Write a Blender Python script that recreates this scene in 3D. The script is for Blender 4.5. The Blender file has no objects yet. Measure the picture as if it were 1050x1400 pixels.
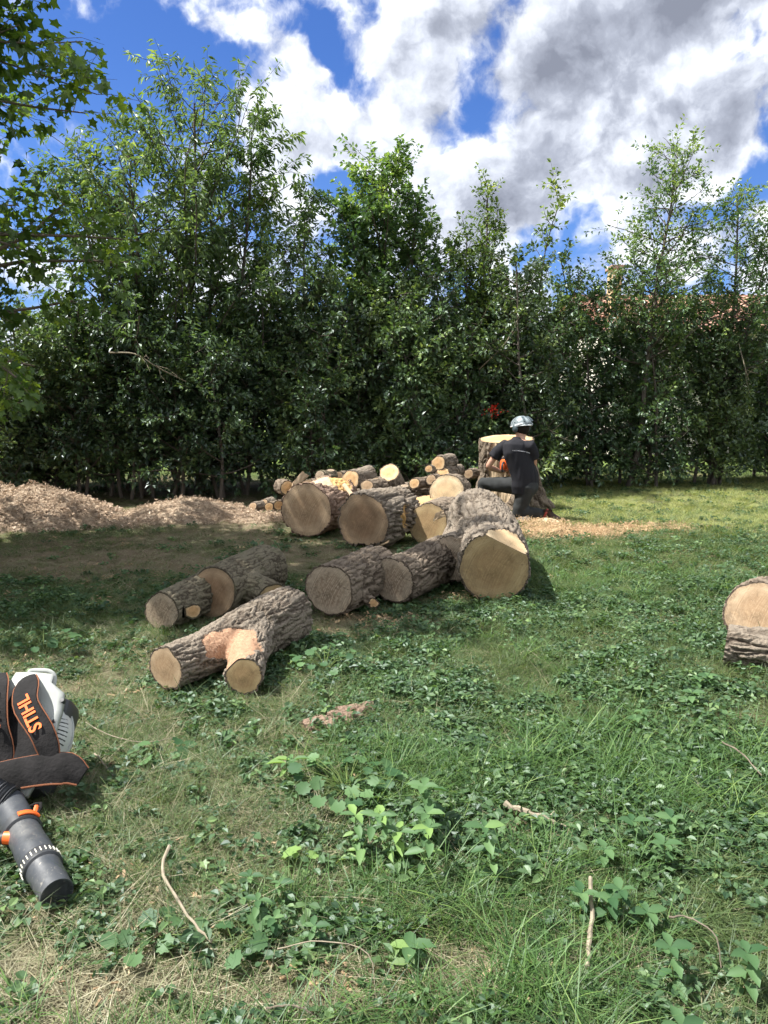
import bpy, bmesh, math, random
import numpy as np
from mathutils import Vector, Matrix

# ------------------------------------------------------------------ camera, world, sun, exposure
S = bpy.context.scene
COL = S.collection
F = 1052.0; PITCH = math.radians(8.75); CAMZ = 1.6
cam = bpy.data.objects.new('camera', bpy.data.cameras.new('camera')); COL.objects.link(cam)
cam.data.sensor_fit = 'VERTICAL'; cam.data.sensor_height = 36; cam.data.sensor_width = 36
cam.data.lens = F / 1400 * 36; cam.data.clip_start = 0.05; cam.data.clip_end = 2000
cam.location = (0, 0, CAMZ); cam.rotation_euler = (math.pi / 2 - PITCH, 0, 0)
S.camera = cam
SUN_EL = math.radians(59); SUN_H = (-0.99, 0.02)          # horizontal direction towards the sun
_h = math.hypot(*SUN_H); SUN_H = (SUN_H[0] / _h, SUN_H[1] / _h)
to_sun = Vector((SUN_H[0] * math.cos(SUN_EL), SUN_H[1] * math.cos(SUN_EL), math.sin(SUN_EL)))
sun = bpy.data.objects.new('sun', bpy.data.lights.new('sun', 'SUN')); COL.objects.link(sun)
sun.data.energy = 3.6; sun.data.angle = math.radians(0.55); sun.data.color = (1.0, 0.965, 0.91)
sun.rotation_euler = to_sun.to_track_quat('Z', 'Y').to_euler()
S.view_settings.view_transform = 'Standard'; S.view_settings.look = 'None'
S.view_settings.exposure = 1.72; S.view_settings.gamma = 1; S.view_settings.use_curve_mapping = False
S.render.engine = 'CYCLES'
S.cycles.max_bounces = 5; S.cycles.diffuse_bounces = 3; S.cycles.adaptive_threshold = 0.035; S.cycles.glossy_bounces = 2
S.cycles.transmission_bounces = 3; S.cycles.transparent_max_bounces = 4
S.cycles.use_denoising = True
S.cycles.sample_clamp_indirect = 6; S.cycles.caustics_reflective = False; S.cycles.caustics_refractive = False


def ray(px, py):
    x = (px - 525) / F; y = (700 - py) / F
    return np.array([x, math.cos(PITCH) + y * math.sin(PITCH), -math.sin(PITCH) + y * math.cos(PITCH)])
def HZ(px, py, z=0.0):
    d = ray(px, py); t = (z - CAMZ) / d[2]
    return np.array([d[0] * t, d[1] * t, z])
def HY(px, py, Y):
    d = ray(px, py); t = Y / d[1]
    return np.array([d[0] * t, Y, CAMZ + d[2] * t])

# ------------------------------------------------------------------ node helper
class NT:
    def __init__(s, tree): s.t = tree; s.n = tree.nodes; s.l = tree.links
    def __call__(s, typ, ins=None, **kw):
        n = s.n.new(typ)
        for k, v in kw.items(): setattr(n, k, v)
        for k, v in (ins or {}).items(): s.put(n.inputs[k], v)
        return n
    def put(s, sock, v):
        if isinstance(v, bpy.types.Node): v = v.outputs[0]
        if isinstance(v, bpy.types.NodeSocket): s.l.new(v, sock)
        elif isinstance(v, (tuple, list)) and sock.type == 'RGBA' and len(v) == 3: sock.default_value = (*v, 1)
        else: sock.default_value = v
    def math(s, op, a, b=None, c=None, clamp=False):
        n = s.n.new('ShaderNodeMath'); n.operation = op; n.use_clamp = clamp
        s.put(n.inputs[0], a)
        if b is not None: s.put(n.inputs[1], b)
        if c is not None: s.put(n.inputs[2], c)
        return n
    def mix(s, f, a, b, mode='MIX'):
        n = s.n.new('ShaderNodeMix'); n.data_type = 'RGBA'; n.blend_type = mode
        s.put(n.inputs[0], f); s.put(n.inputs[6], a); s.put(n.inputs[7], b)
        return n.outputs[2]
    def ramp(s, f, stops):
        n = s.n.new('ShaderNodeValToRGB'); s.put(n.inputs[0], f)
        e = n.color_ramp.elements
        while len(e) < len(stops): e.new(0.5)
        for el, (p, c) in zip(e, stops):
            el.position = p; el.color = (*c, 1) if len(c) == 3 else c
        return n.outputs[0]
    def rng(s, v, a, b, c=0.0, d=1.0, mode='SMOOTHSTEP'):
        n = s.n.new('ShaderNodeMapRange'); n.interpolation_type = mode
        for i, x in enumerate((v, a, b, c, d)): s.put(n.inputs[i], x)
        return n.outputs[0]
    def noise(s, vec, scale, det=3, rough=.55, dist=0.0):
        n = s.n.new('ShaderNodeTexNoise')
        if vec is not None: s.put(n.inputs['Vector'], vec)
        s.put(n.inputs['Scale'], scale); s.put(n.inputs['Detail'], det); s.put(n.inputs['Roughness'], rough); s.put(n.inputs['Distortion'], dist)
        return n.outputs[0]
    def mapping(s, vec, loc=(0, 0, 0), rot=(0, 0, 0), scale=(1, 1, 1), typ='POINT'):
        n = s.n.new('ShaderNodeMapping'); n.vector_type = typ; s.put(n.inputs[0], vec)
        n.inputs[1].default_value = loc; n.inputs[2].default_value = rot; n.inputs[3].default_value = scale
        return n.outputs[0]

# ------------------------------------------------------------------ world: Nishita sky with procedural clouds
W = bpy.data.worlds.new('World'); S.world = W; W.use_nodes = True
k = NT(W.node_tree); k.n.clear()
sky = k('ShaderNodeTexSky', sky_type='NISHITA'); sky.sun_disc = False
sky.sun_elevation = SUN_EL; sky.sun_rotation = math.atan2(SUN_H[0], SUN_H[1]); sky.air_density = 1.0; sky.dust_density = 0.3; sky.ozone_density = 2.0
tc = k('ShaderNodeTexCoord').outputs['Generated']
sp = k('ShaderNodeSeparateXYZ', {0: tc})
az = k.math('ARCTAN2', sp.outputs[0], sp.outputs[1]); el = k.math('ARCSINE', sp.outputs[2])
ae = k('ShaderNodeCombineXYZ', {0: az, 1: el, 2: 0.0}).outputs[0]
def aepx(px, py):
    d = ray(px, py); d = d / np.linalg.norm(d)
    return math.atan2(d[0], d[1]), math.asin(d[2])
wob = k('ShaderNodeTexNoise', {'Vector': ae, 'Scale': 5.0, 'Detail': 6.0, 'Roughness': .58})
wv = k('ShaderNodeVectorMath', {0: wob.outputs['Color'], 1: (.5, .5, .5)}, operation='SUBTRACT')
wv = k('ShaderNodeVectorMath', {0: wv, 'Scale': 0.09}, operation='SCALE')
aew = k('ShaderNodeVectorMath', {0: ae, 1: wv}, operation='ADD').outputs[0]
def blobs(lst, vec):
    tot = 0.0
    for (px, py, rx, ry, rot, w) in lst:
        a, e = aepx(px, py)
        m = k.mapping(vec, (a, e, 0), (0, 0, math.radians(rot)), (rx / F, ry / F, 1), 'TEXTURE')
        ln = k('ShaderNodeVectorMath', {0: m}, operation='LENGTH').outputs['Value']
        tot = k.math('MULTIPLY_ADD', k.rng(ln, 0.15, 1.35, 1.0, 0.0), w, tot)
    return tot
cl = blobs([(160, 105, 185, 105, 5, -.52), (300, 150, 60, 50, 0, -.12), (470, 95, 75, 24, -35, -.34), (230, 60, 60, 50, 0, -.1), (110, 250, 90, 60, 0, -.16), (300, 330, 200, 30, 0, -.08), (650, 100, 40, 60, -20, -.34), (672, 165, 62, 40, 25, -.36), (460, 258, 62, 30, -15, -.34), (500, 20, 20, 30, 0, -.1),
            (932, 203, 58, 24, 25, -.38), (800, 292, 60, 30, 20, -.30), (760, 350, 70, 18, 5, -.22), (1010, 262, 70, 22, 25, -.36), (415, 25, 70, 20, -20, -.16), (720, 330, 30, 30, 0, -.18), (560, 265, 30, 22, 0, -.16),
            (330, 38, 80, 16, -18, .26), (420, 78, 50, 13, -32, .22), (385, 22, 40, 10, -20, .14), (400, 160, 130, 66, 8, .42), (500, 190, 70, 50, 10, .22), (385, 240, 60, 50, 0, .18), (200, 200, 70, 30, 0, .16), (110, 10, 60, 25, 0, .16), (178, 58, 24, 20, 0, .34), (560, 90, 60, 110, 10, .26), (600, 30, 90, 60, 0, .22),
            (840, 60, 250, 110, 15, .40), (700, 245, 170, 72, 22, .40), (860, 215, 170, 72, 15, .36), (1000, 150, 130, 50, 15, .26), (650, 290, 120, 60, 0, .32), (930, 330, 130, 34, 5, .16), (660, 355, 80, 22, 0, .10), (880, 262, 90, 30, 15, .16)], aew)
def billow(v, sc):
    a = k.noise(v, sc, 2, .5); f1_ = k.math('ABSOLUTE', k.math('SUBTRACT', k.noise(v, sc * 1.7, 5, .55), .5))
    return k.math('MULTIPLY_ADD', f1_, -1.3, k.math('ADD', a, .16))
n1 = k.noise(aew, 4.2, 4, .5); n2 = k.noise(aew, 15, 9, .62); bl = billow(aew, 10)
def density(v):
    return k.math('MULTIPLY_ADD', k.noise(v, 26, 7, .6), .45, k.math('MULTIPLY_ADD', billow(v, 12), .62, k.math('MULTIPLY', k.noise(v, 6, 4, .55), .60)))
rest = k.rng(sp.outputs[1], .62, .30, 0., .22)  # extra cloud out of view, added to brighten the shade
d0 = density(aew)
dens = k.math('ADD', k.math('ADD', d0, cl), rest)
alpha = k.math('POWER', k.rng(dens, .685, 1.04), 1.25)
thick = k.rng(dens, .98, 1.5)
dark = blobs([(860, 20, 240, 52, 16, .80), (730, 110, 100, 60, 20, .20), (980, 185, 130, 40, 18, .50), (700, 290, 130, 45, 20, .38), (640, 22, 80, 24, 10, .35), (460, 205, 60, 18, 0, .28), (1010, 95, 80, 22, 15, .35), (600, 150, 40, 50, 0, .12), (800, 200, 90, 24, 20, .25)], aew)
# relief: density sampled a step towards the light gives lit and shaded sides of the billows
aeo = k('ShaderNodeVectorMath', {0: aew, 1: (-.016, .026, 0)}, operation='ADD').outputs[0]
rel = k.math('MULTIPLY', k.math('SUBTRACT', d0, density(aeo)), 1.5)
sh = k.math('ADD', k.math('MULTIPLY', thick, .22), k.math('MULTIPLY', dark, k.rng(n1, .25, .7, .6, 1.1)))
sh = k.math('ADD', k.math('SUBTRACT', sh, rel), .13, clamp=True)
ccol = k.ramp(sh, [(0, (.92, .95, 1.0)), (.25, (.66, .70, .79)), (.6, (.37, .40, .48)), (1, (.21, .23, .29))])
skyc = k.mix(1.0, k.mix(k.rng(el, .40, .05, 0, .25), sky, (4.2, 5.2, 6.6)), (0.50, 0.76, 1.30), 'MULTIPLY')
b1 = k('ShaderNodeBackground', {'Color': skyc, 'Strength': 0.037})
b2 = k('ShaderNodeBackground', {'Color': ccol, 'Strength': 0.44})
mx = k('ShaderNodeMixShader', {0: alpha, 1: b1.outputs[0], 2: b2.outputs[0]})
k('ShaderNodeOutputWorld', {0: mx.outputs[0]})

# ------------------------------------------------------------------ materials
MATS = {}
def mat(name):
    m = bpy.data.materials.new(name); m.use_nodes = True
    q = NT(m.node_tree); q.n.clear(); MATS[name] = m
    return m, q
def out(q, sh, disp=None): q('ShaderNodeOutputMaterial', {0: sh})
def bump(q, h, st=.5, d=.01): return q('ShaderNodeBump', {'Height': h, 'Strength': st, 'Distance': d}).outputs[0]
def simple(name, col, rough=.6, spec=.4, metal=0.0, var=.12, vs=12., bs=0.0):
    m, q = mat(name)
    co = q('ShaderNodeTexCoord').outputs['Object']
    n = q.noise(co, vs, 4)
    c = q.mix(q.rng(n, .3, .7), tuple(x * (1 - var) for x in col), tuple(min(1, x * (1 + var)) for x in col))
    ins = {'Base Color': c, 'Roughness': q.rng(n, .2, .8, max(0, rough - .1), min(1, rough + .1)), 'Specular IOR Level': spec, 'Metallic': metal}
    if bs: ins['Normal'] = bump(q, q.noise(co, vs * 6, 3), bs, .004)
    out(q, q('ShaderNodeBsdfPrincipled', ins)); return m
def leafmat(name, dark, light, trans=.35, gloss=.08, rough=.38, inst=False, yell=None):
    m, q = mat(name)
    if inst: v = q('ShaderNodeObjectInfo').outputs['Random']; at = q('ShaderNodeAttribute', attribute_name='v').outputs['Fac']; v = q.math('MULTIPLY_ADD', at, .5, q.math('MULTIPLY', v, .5))
    else: v = q('ShaderNodeAttribute', attribute_name='v').outputs['Fac']
    st = [(0, dark), (.75, light)]
    if yell: st.append((1, yell))
    c = q.ramp(v, st)
    tcol = q.mix(1.0, c, (1.25, 1.25, .6), 'MULTIPLY')
    d = q('ShaderNodeBsdfDiffuse', {0: c}); t = q('ShaderNodeBsdfTranslucent', {0: tcol})
    a = q('ShaderNodeMixShader', {0: trans, 1: d.outputs[0], 2: t.outputs[0]})
    g = q('ShaderNodeBsdfGlossy', {0: (.9, .95, 1), 'Roughness': rough})
    b = q('ShaderNodeMixShader', {0: gloss, 1: a.outputs[0], 2: g.outputs[0]})
    out(q, b); return m
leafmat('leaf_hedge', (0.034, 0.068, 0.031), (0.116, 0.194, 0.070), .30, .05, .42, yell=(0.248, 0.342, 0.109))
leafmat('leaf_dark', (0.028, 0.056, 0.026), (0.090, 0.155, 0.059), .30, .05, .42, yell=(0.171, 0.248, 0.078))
leafmat('leaf_walnut', (.07, .125, .050), (.17, .255, .090), .45, .04, .45, yell=(.29, .38, .11))
leafmat('leaf_pear', (.055, .115, .042), (.15, .25, .075), .42, .045, .42, yell=(.31, .42, .10))
leafmat('leaf_shoot', (0.079, 0.137, 0.040), (0.201, 0.287, 0.071), .42, .04, .45, yell=(0.402, 0.446, 0.101))
leafmat('leaf_elm', (0.057, 0.115, 0.052), (0.159, 0.245, 0.086), .38, .04, .42, yell=(0.259, 0.345, 0.086))
leafmat('leaf_maple', (0.050, 0.100, 0.022), (0.138, 0.225, 0.044), .48, .03, .45, yell=(0.275, 0.375, 0.050))
leafmat('grass_blade', (.034, .062, .022), (.13, .185, .065), .4, .02, .5, inst=True, yell=(.30, .30, .14))
leafmat('grass_dry', (.16, .19, .065), (.34, .37, .14), .4, .02, .5, inst=True, yell=(.52, .50, .26))  # paler copy of the lawn grass, sunlight put into its colour
leafmat('grass_lush', (.024, .066, .018), (.10, .19, .05), .4, .02, .5, inst=True, yell=(.21, .30, .08))
leafmat('weed_leaf', (.020, .054, .022), (.085, .155, .058), .34, .03, .5, inst=True, yell=(.19, .28, .10))
leafmat('straw', (.12, .115, .062), (.29, .265, .165), .2, .03, .5, inst=True, yell=(.46, .42, .30))
leafmat('big_weed_leaf', (0.039, 0.098, 0.036), (0.111, 0.202, 0.078), .38, .02, .55, yell=(0.195, 0.312, 0.091))
leafmat('chip', (.16, .105, .055), (.38, .27, .16), 0.0, .02, .6, inst=True, yell=(.62, .48, .31))
leafmat('red_petal', (.5, .02, .01), (.75, .04, .02), .3, .03)

def barkmat(name, ridge, furrow, tint):
    m, q = mat(name)
    co = q('ShaderNodeTexCoord').outputs['Object']
    h = q('ShaderNodeAttribute', attribute_name='furrow').outputs['Fac']
    n = q.noise(co, 9, 5, .6); f = q.noise(co, 70, 4, .65)
    h2 = q.math('ADD', h, q.math('MULTIPLY', q.math('SUBTRACT', f, .5), 1.1))
    c = q.mix(q.rng(h2, .0, .95), furrow, ridge)
    c = q.mix(q.rng(n, .5, .75, 0, .6), c, tint)
    c = q.mix(q.rng(f, .3, .7, .0, .5), c, tuple(x * .45 for x in ridge))
    li = q.noise(co, 26, 4, .7)
    c = q.mix(q.rng(li, .62, .72, 0, .25), c, (.34, .35, .27))
    v = q('ShaderNodeTexVoronoi', {'Vector': q.mapping(co, scale=(1, 1, 1)), 'Scale': 55.}).outputs[0]
    nb = bump(q, q.math('ADD', q.math('MULTIPLY', f, 1.0), q.math('MULTIPLY', v, .8)), .75, .012)
    out(q, q('ShaderNodeBsdfPrincipled', {'Base Color': c, 'Roughness': .92, 'Specular IOR Level': .15, 'Normal': nb}))
barkmat('bark', (.225, .18, .135), (.052, .036, .025), (.20, .165, .13))
barkmat('bark_grey', (.245, .205, .16), (.055, .040, .029), (.24, .21, .17))
barkmat('bark_moss', (.19, .165, .115), (.045, .034, .024), (.17, .165, .095))
barkmat('bark_thin', (.17, .145, .12), (.06, .05, .04), (.13, .13, .11))
barkmat('bark_warm', (.27, .19, .14), (.10, .06, .042), (.27, .20, .15))

def cutmat(name, sap, heart, ringc, saw=.25, bs=.35):
    """cut wood: growth rings round the pith, saw arcs, radial checks; uv = plane coords, unit = log radius"""
    m, q = mat(name)
    uv = q('ShaderNodeUVMap').outputs[0]
    w = q('ShaderNodeTexNoise', {'Vector': uv, 'Scale': 1.6, 'Detail': 4.0})
    wv = q('ShaderNodeVectorMath', {0: w.outputs['Color'], 1: (.5, .5, .5)}, operation='SUBTRACT')
    wv = q('ShaderNodeVectorMath', {0: wv, 'Scale': .35}, operation='SCALE')
    p = q('ShaderNodeVectorMath', {0: uv, 1: wv}, operation='ADD').outputs[0]
    p2 = q('ShaderNodeVectorMath', {0: p, 1: (1, 1, 0)}, operation='MULTIPLY').outputs[0]
    r = q('ShaderNodeVectorMath', {0: p2}, operation='LENGTH').outputs['Value']
    ring = q.math('SINE', q.math('MULTIPLY', r, 85.))
    ring2 = q.math('SINE', q.math('MULTIPLY', r, 31.))
    s = q('ShaderNodeSeparateXYZ', {0: p2})
    th = q.math('ARCTAN2', s.outputs[1], s.outputs[0])
    c = q.mix(q.rng(r, .45, .72), heart, sap)
    c = q.mix(q.math('MULTIPLY', q.rng(ring, -.2, .9), .13), c, ringc)
    c = q.mix(q.math('MULTIPLY', q.rng(ring2, -.2, .9), .13), c, ringc)
    blot = q.noise(uv, 2.2, 5, .6)
    c = q.mix(q.rng(blot, .38, .68, 0, .75), c, tuple(x * .55 for x in heart))
    dirt = q.rng(q.math('ADD', r, q.math('MULTIPLY', q.noise(uv, 5, 4, .7), .6)), 1.05, 1.35, 0, .7)
    c = q.mix(dirt, c, (.12, .085, .055))
    c = q.mix(q.rng(q.noise(uv, 4.2, 5, .7), .5, .72, 0, .40), c, (sap[0] * 1.25, sap[1] * 1.15, sap[2] * 1.0))
    # saw marks: nearly straight arcs
    sv = q.mapping(uv, (2.6, 1.3, 0))
    sr = q('ShaderNodeVectorMath', {0: q('ShaderNodeVectorMath', {0: sv, 1: (1, 1, 0)}, operation='MULTIPLY').outputs[0]}, operation='LENGTH').outputs['Value']
    sn = q.noise(q('ShaderNodeCombineXYZ', {0: q.math('MULTIPLY', sr, 26.), 1: 0., 2: 0.}), 1.0, 3, .7)
    sn2 = q.noise(q.mapping(uv, scale=(3, 3, 3)), 3, 3)
    sawm = q.math('MULTIPLY', q.rng(sn, .4, .62), q.rng(sn2, .35, .6))
    c = q.mix(q.math('MULTIPLY', sawm, saw), c, tuple(min(1, x * 1.35) for x in sap))
    # checks
    cr = q.noise(q('ShaderNodeCombineXYZ', {0: q.math('MULTIPLY', th, 2.2), 1: q.math('MULTIPLY', r, .35), 2: 0.}), 3.2, 2, .5)
    crk = q.math('MULTIPLY', q.rng(q.math('ABSOLUTE', q.math('SUBTRACT', cr, .5)), .0, .008, 1., 0.), q.rng(q.noise(uv, 3, 2), .52, .6))
    c = q.mix(q.math('MULTIPLY', crk, .75), c, (.04, .025, .015))
    nf = q.noise(uv, 40, 4, .7)
    c = q.mix(q.rng(nf, .35, .7, 0, .3), c, tuple(x * .62 for x in sap))
    hgt = q.math('ADD', q.math('MULTIPLY', sn, .7), q.math('MULTIPLY', nf, .5))
    hgt = q.math('SUBTRACT', hgt, crk)
    out(q, q('ShaderNodeBsdfPrincipled', {'Base Color': c, 'Roughness': .8, 'Specular IOR Level': .2, 'Normal': bump(q, hgt, bs, .006)}))
cutmat('cut_tan', (.47, .345, .22), (.34, .225, .13), (.20, .12, .065), .4, .5)
cutmat('cut_grey', (.36, .29, .21), (.25, .18, .12), (.14, .095, .06), 1.0, 1.3)
cutmat('cut_brown', (.33, .235, .145), (.22, .135, .075), (.13, .08, .045), .3, .5)
cutmat('cut_gold', (.42, .31, .165), (.32, .21, .105), (.20, .115, .05), .35, .5)
cutmat('cut_fresh', (.62, .44, .25), (.52, .31, .14), (.38, .21, .10))
cutmat('cut_pale', (.66, .52, .33), (.58, .41, .23), (.42, .27, .14))
def baremat(name, a, b, c3, stretch):
    m, q = mat(name)
    co = q('ShaderNodeTexCoord').outputs['Object']
    n = q.noise(q.mapping(co, scale=stretch), 7, 5, .65, .6); n2 = q.noise(co, 3.5, 3)
    c = q.ramp(n, [(.25, c3), (.45, a), (.75, b)])
    c = q.mix(q.rng(n2, .5, .7, 0, .5), c, a)
    out(q, q('ShaderNodeBsdfPrincipled', {'Base Color': c, 'Roughness': .78, 'Specular IOR Level': .25, 'Normal': bump(q, q.math('ADD', n, q.math('MULTIPLY', q.noise(co, 60, 3), .4)), .7, .012)}))
baremat('bare_orange', (.33, .19, .115), (.50, .33, .21), (.13, .065, .035), (9, 16, 9))
baremat('bare_tan', (.46, .34, .22), (.57, .45, .30), (.36, .23, .12), (4, 4, .7))
baremat('bare_yellow', (.48, .29, .11), (.60, .41, .20), (.25, .12, .04), (3, 3, .8))
baremat('bare_brown', (.30, .17, .08), (.40, .25, .13), (.10, .05, .03), (3, 3, .8))
baremat('bare_stump', (.34, .255, .16), (.62, .50, .35), (.10, .065, .04), (7, 7, .45))

def groundmat():
    m, q = mat('ground_soil')
    g = q('ShaderNodeNewGeometry').outputs['Position']
    s = q('ShaderNodeSeparateXYZ', {0: g})
    n = q.noise(g, .9, 5, .6); n2 = q.noise(g, 7, 5, .65); n3 = q.noise(g, 60, 4, .7); n4 = q.noise(g, 180, 3, .7)
    soil = q.ramp(n3, [(.25, (.045, .034, .020)), (.5, (.12, .09, .055)), (.75, (.26, .21, .14))])
    grn = q.ramp(n3, [(.25, (.028, .040, .012)), (.55, (.062, .085, .027)), (.8, (.15, .15, .07))])
    c = q.mix(q.rng(q.math('ADD', n, q.math('MULTIPLY', n2, .4)), .62, .85), grn, soil)
    bare_ = q('ShaderNodeAttribute', attribute_name='furrow').outputs['Fac']
    dry = q.ramp(n3, [(.25, (.10, .075, .048)), (.5, (.22, .17, .115)), (.75, (.38, .31, .22))])
    c = q.mix(q.math('MULTIPLY', bare_, .9), c, dry)
    far = q.rng(s.outputs[1], 14., 18.)
    fg = q.ramp(n2, [(.3, (.085, .14, .03)), (.7, (.14, .19, .05))])
    c = q.mix(far, c, fg)
    out(q, q('ShaderNodeBsdfPrincipled', {'Base Color': c, 'Roughness': .95, 'Specular IOR Level': .1, 'Normal': bump(q, q.math('ADD', n3, q.math('MULTIPLY', n4, .5)), .9, .02)}))
groundmat()
def chipmat(name, a, b, c3):
    m, q = mat(name)
    g = q('ShaderNodeTexCoord').outputs['Object']
    v = q('ShaderNodeTexVoronoi', {'Vector': g, 'Scale': 38.}, feature='F1')
    sc = q('ShaderNodeSeparateXYZ', {0: v.outputs['Color']}).outputs[0]
    n = q.noise(g, 2.2, 4); f = q.noise(g, 120, 3, .7)
    c = q.ramp(sc, [(0, c3), (.45, a), (1, b)])
    c = q.mix(q.rng(n, .4, .7, 0, .55), c, c3)
    c = q.mix(q.rng(f, .35, .7, 0, .5), c, tuple(x * .4 for x in a))
    out(q, q('ShaderNodeBsdfPrincipled', {'Base Color': c, 'Roughness': .95, 'Specular IOR Level': .1, 'Normal': bump(q, q.math('ADD', sc, f), .9, .03)}))
chipmat('mulch', (.44, .335, .235), (.62, .50, .37), (.24, .17, .115))
chipmat('sawdust', (.50, .35, .19), (.64, .48, .30), (.36, .24, .13))
chipmat('loose_bark', (.17, .125, .085), (.30, .235, .17), (.09, .06, .04))

simple('black_plastic', (.032, .034, .037), .42, .5, bs=.15)
m, q = mat('pipe_plastic'); co = q('ShaderNodeTexCoord').outputs['Object']
c = q.mix(q.rng(q.noise(co, 6, 6, .7), .42, .72, 0, .55), (.040, .045, .052), (.16, .155, .14)); c = q.mix(q.rng(q.noise(co, 55, 5, .75), .60, .70, 0, .6), c, (.26, .24, .20))
out(q, q('ShaderNodeBsdfPrincipled', {'Base Color': c, 'Roughness': q.rng(q.noise(co, 20, 4), .3, .7, .35, .65), 'Specular IOR Level': .45, 'Normal': bump(q, q.noise(co, 90, 3), .2, .003)}))
simple('black_fabric', (.015, .014, .014), .9, .2, var=.5, vs=14, bs=.8)
simple('orange_plastic', (.80, .13, .02), .4, .5)
simple('orange_print', (.85, .16, .04), .7, .3)
simple('piping_brown', (.18, .07, .035), .8, .2)
simple('shell_white', (.46, .47, .44), .38, .5, var=.06)
simple('plate_grey', (.34, .355, .33), .5, .4, var=.1)
simple('mark_pale', (.62, .60, .5), .6)
simple('metal_dark', (.12, .12, .12), .35, .5, metal=.9)
simple('steel', (.45, .45, .46), .3, .5, metal=1)
simple('inner_black', (.006, .006, .006), .8, .1)
simple('tshirt', (.017, .017, .021), .85, .2, vs=30, bs=.4)
simple('print_white', (.42, .42, .45), .8)
simple('trousers', (.028, .030, .030), .85, .25, var=.25, bs=.3)
simple('knee_panel', (.050, .055, .058), .85, .25, var=.25, bs=.3)
simple('boot', (.035, .02, .015), .7, .3)
simple('boot_red', (.20, .03, .02), .7, .3)
simple('skin', (.46, .26, .18), .55, .4)
simple('hair', (.015, .010, .008), .8, .2)
simple('helmet', (.60, .63, .66), .32, .5, var=.05)
simple('helmet_shell', (.20, .235, .25), .3, .5, var=.5, vs=14)
simple('helmet_dark', (.05, .07, .08), .4, .5)
simple('glove', (.50, .42, .34), .8, .2)
simple('stucco', (.62, .58, .50), .9, .2)
simple('chimney_stucco', (.52, .38, .22), .9, .2)
simple('roof_clay', (.40, .25, .19), .85, .2, var=.35, vs=3)
simple('window_glass', (.05, .06, .07), .15, .6)
simple('twig', (.15, .125, .095), .9, .15, var=.3)
simple('twig_dark', (.055, .045, .035), .9, .15, var=.3)
simple('twig_pale', (.24, .205, .15), .85, .15, var=.25, vs=20, bs=.3)
simple('stem_green', (.10, .14, .04), .7, .2)
simple('white_bit', (.8, .8, .76), .7)

# ------------------------------------------------------------------ numpy noise
def _h(ix, iy, iz, seed):
    h = (ix.astype(np.int64) * 374761393 + iy.astype(np.int64) * 668265263 + iz.astype(np.int64) * 1274126177 + seed * 974634777) & 0xffffffff
    h = ((h ^ (h >> 13)) * 1103515245) & 0xffffffff
    h = ((h ^ (h >> 16)) * 2246822519) & 0xffffffff
    return ((h ^ (h >> 15)) & 0xffffff) / float(0xffffff)
def vn(p, seed=0):
    p = np.asarray(p, float); i = np.floor(p); f = p - i; i = i.astype(np.int64); f = f * f * (3 - 2 * f)
    r = 0
    for a in (0, 1):
        wx = f[:, 0] if a else 1 - f[:, 0]
        for b in (0, 1):
            wy = f[:, 1] if b else 1 - f[:, 1]
            for c in (0, 1):
                wz = f[:, 2] if c else 1 - f[:, 2]
                r = r + wx * wy * wz * _h(i[:, 0] + a, i[:, 1] + b, i[:, 2] + c, seed)
    return r
def fbm(p, seed=0, o=3):
    r = 0; a = .5; t = 0
    for j in range(o):
        r = r + a * vn(p * (2 ** j), seed + j * 17); t += a; a *= .5
    return r / t
def n2(x, y, f, seed=0, o=3):
    x = np.atleast_1d(np.asarray(x, float)); y = np.atleast_1d(np.asarray(y, float))
    return fbm(np.stack([x * f, y * f, np.full_like(x, .37)], 1), seed, o)
def sstep(a, b, x): t = np.clip((x - a) / (b - a), 0, 1); return t * t * (3 - 2 * t)
def gz(x, y):
    """height of the ground"""
    x = np.atleast_1d(np.asarray(x, float)); y = np.atleast_1d(np.asarray(y, float))
    return (n2(x, y, .55, 5, 2) - .5) * .10 + (n2(x, y, 2.3, 9, 2) - .5) * .045 - .005
def gzf(x, y): return float(gz(x, y)[0])

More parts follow.
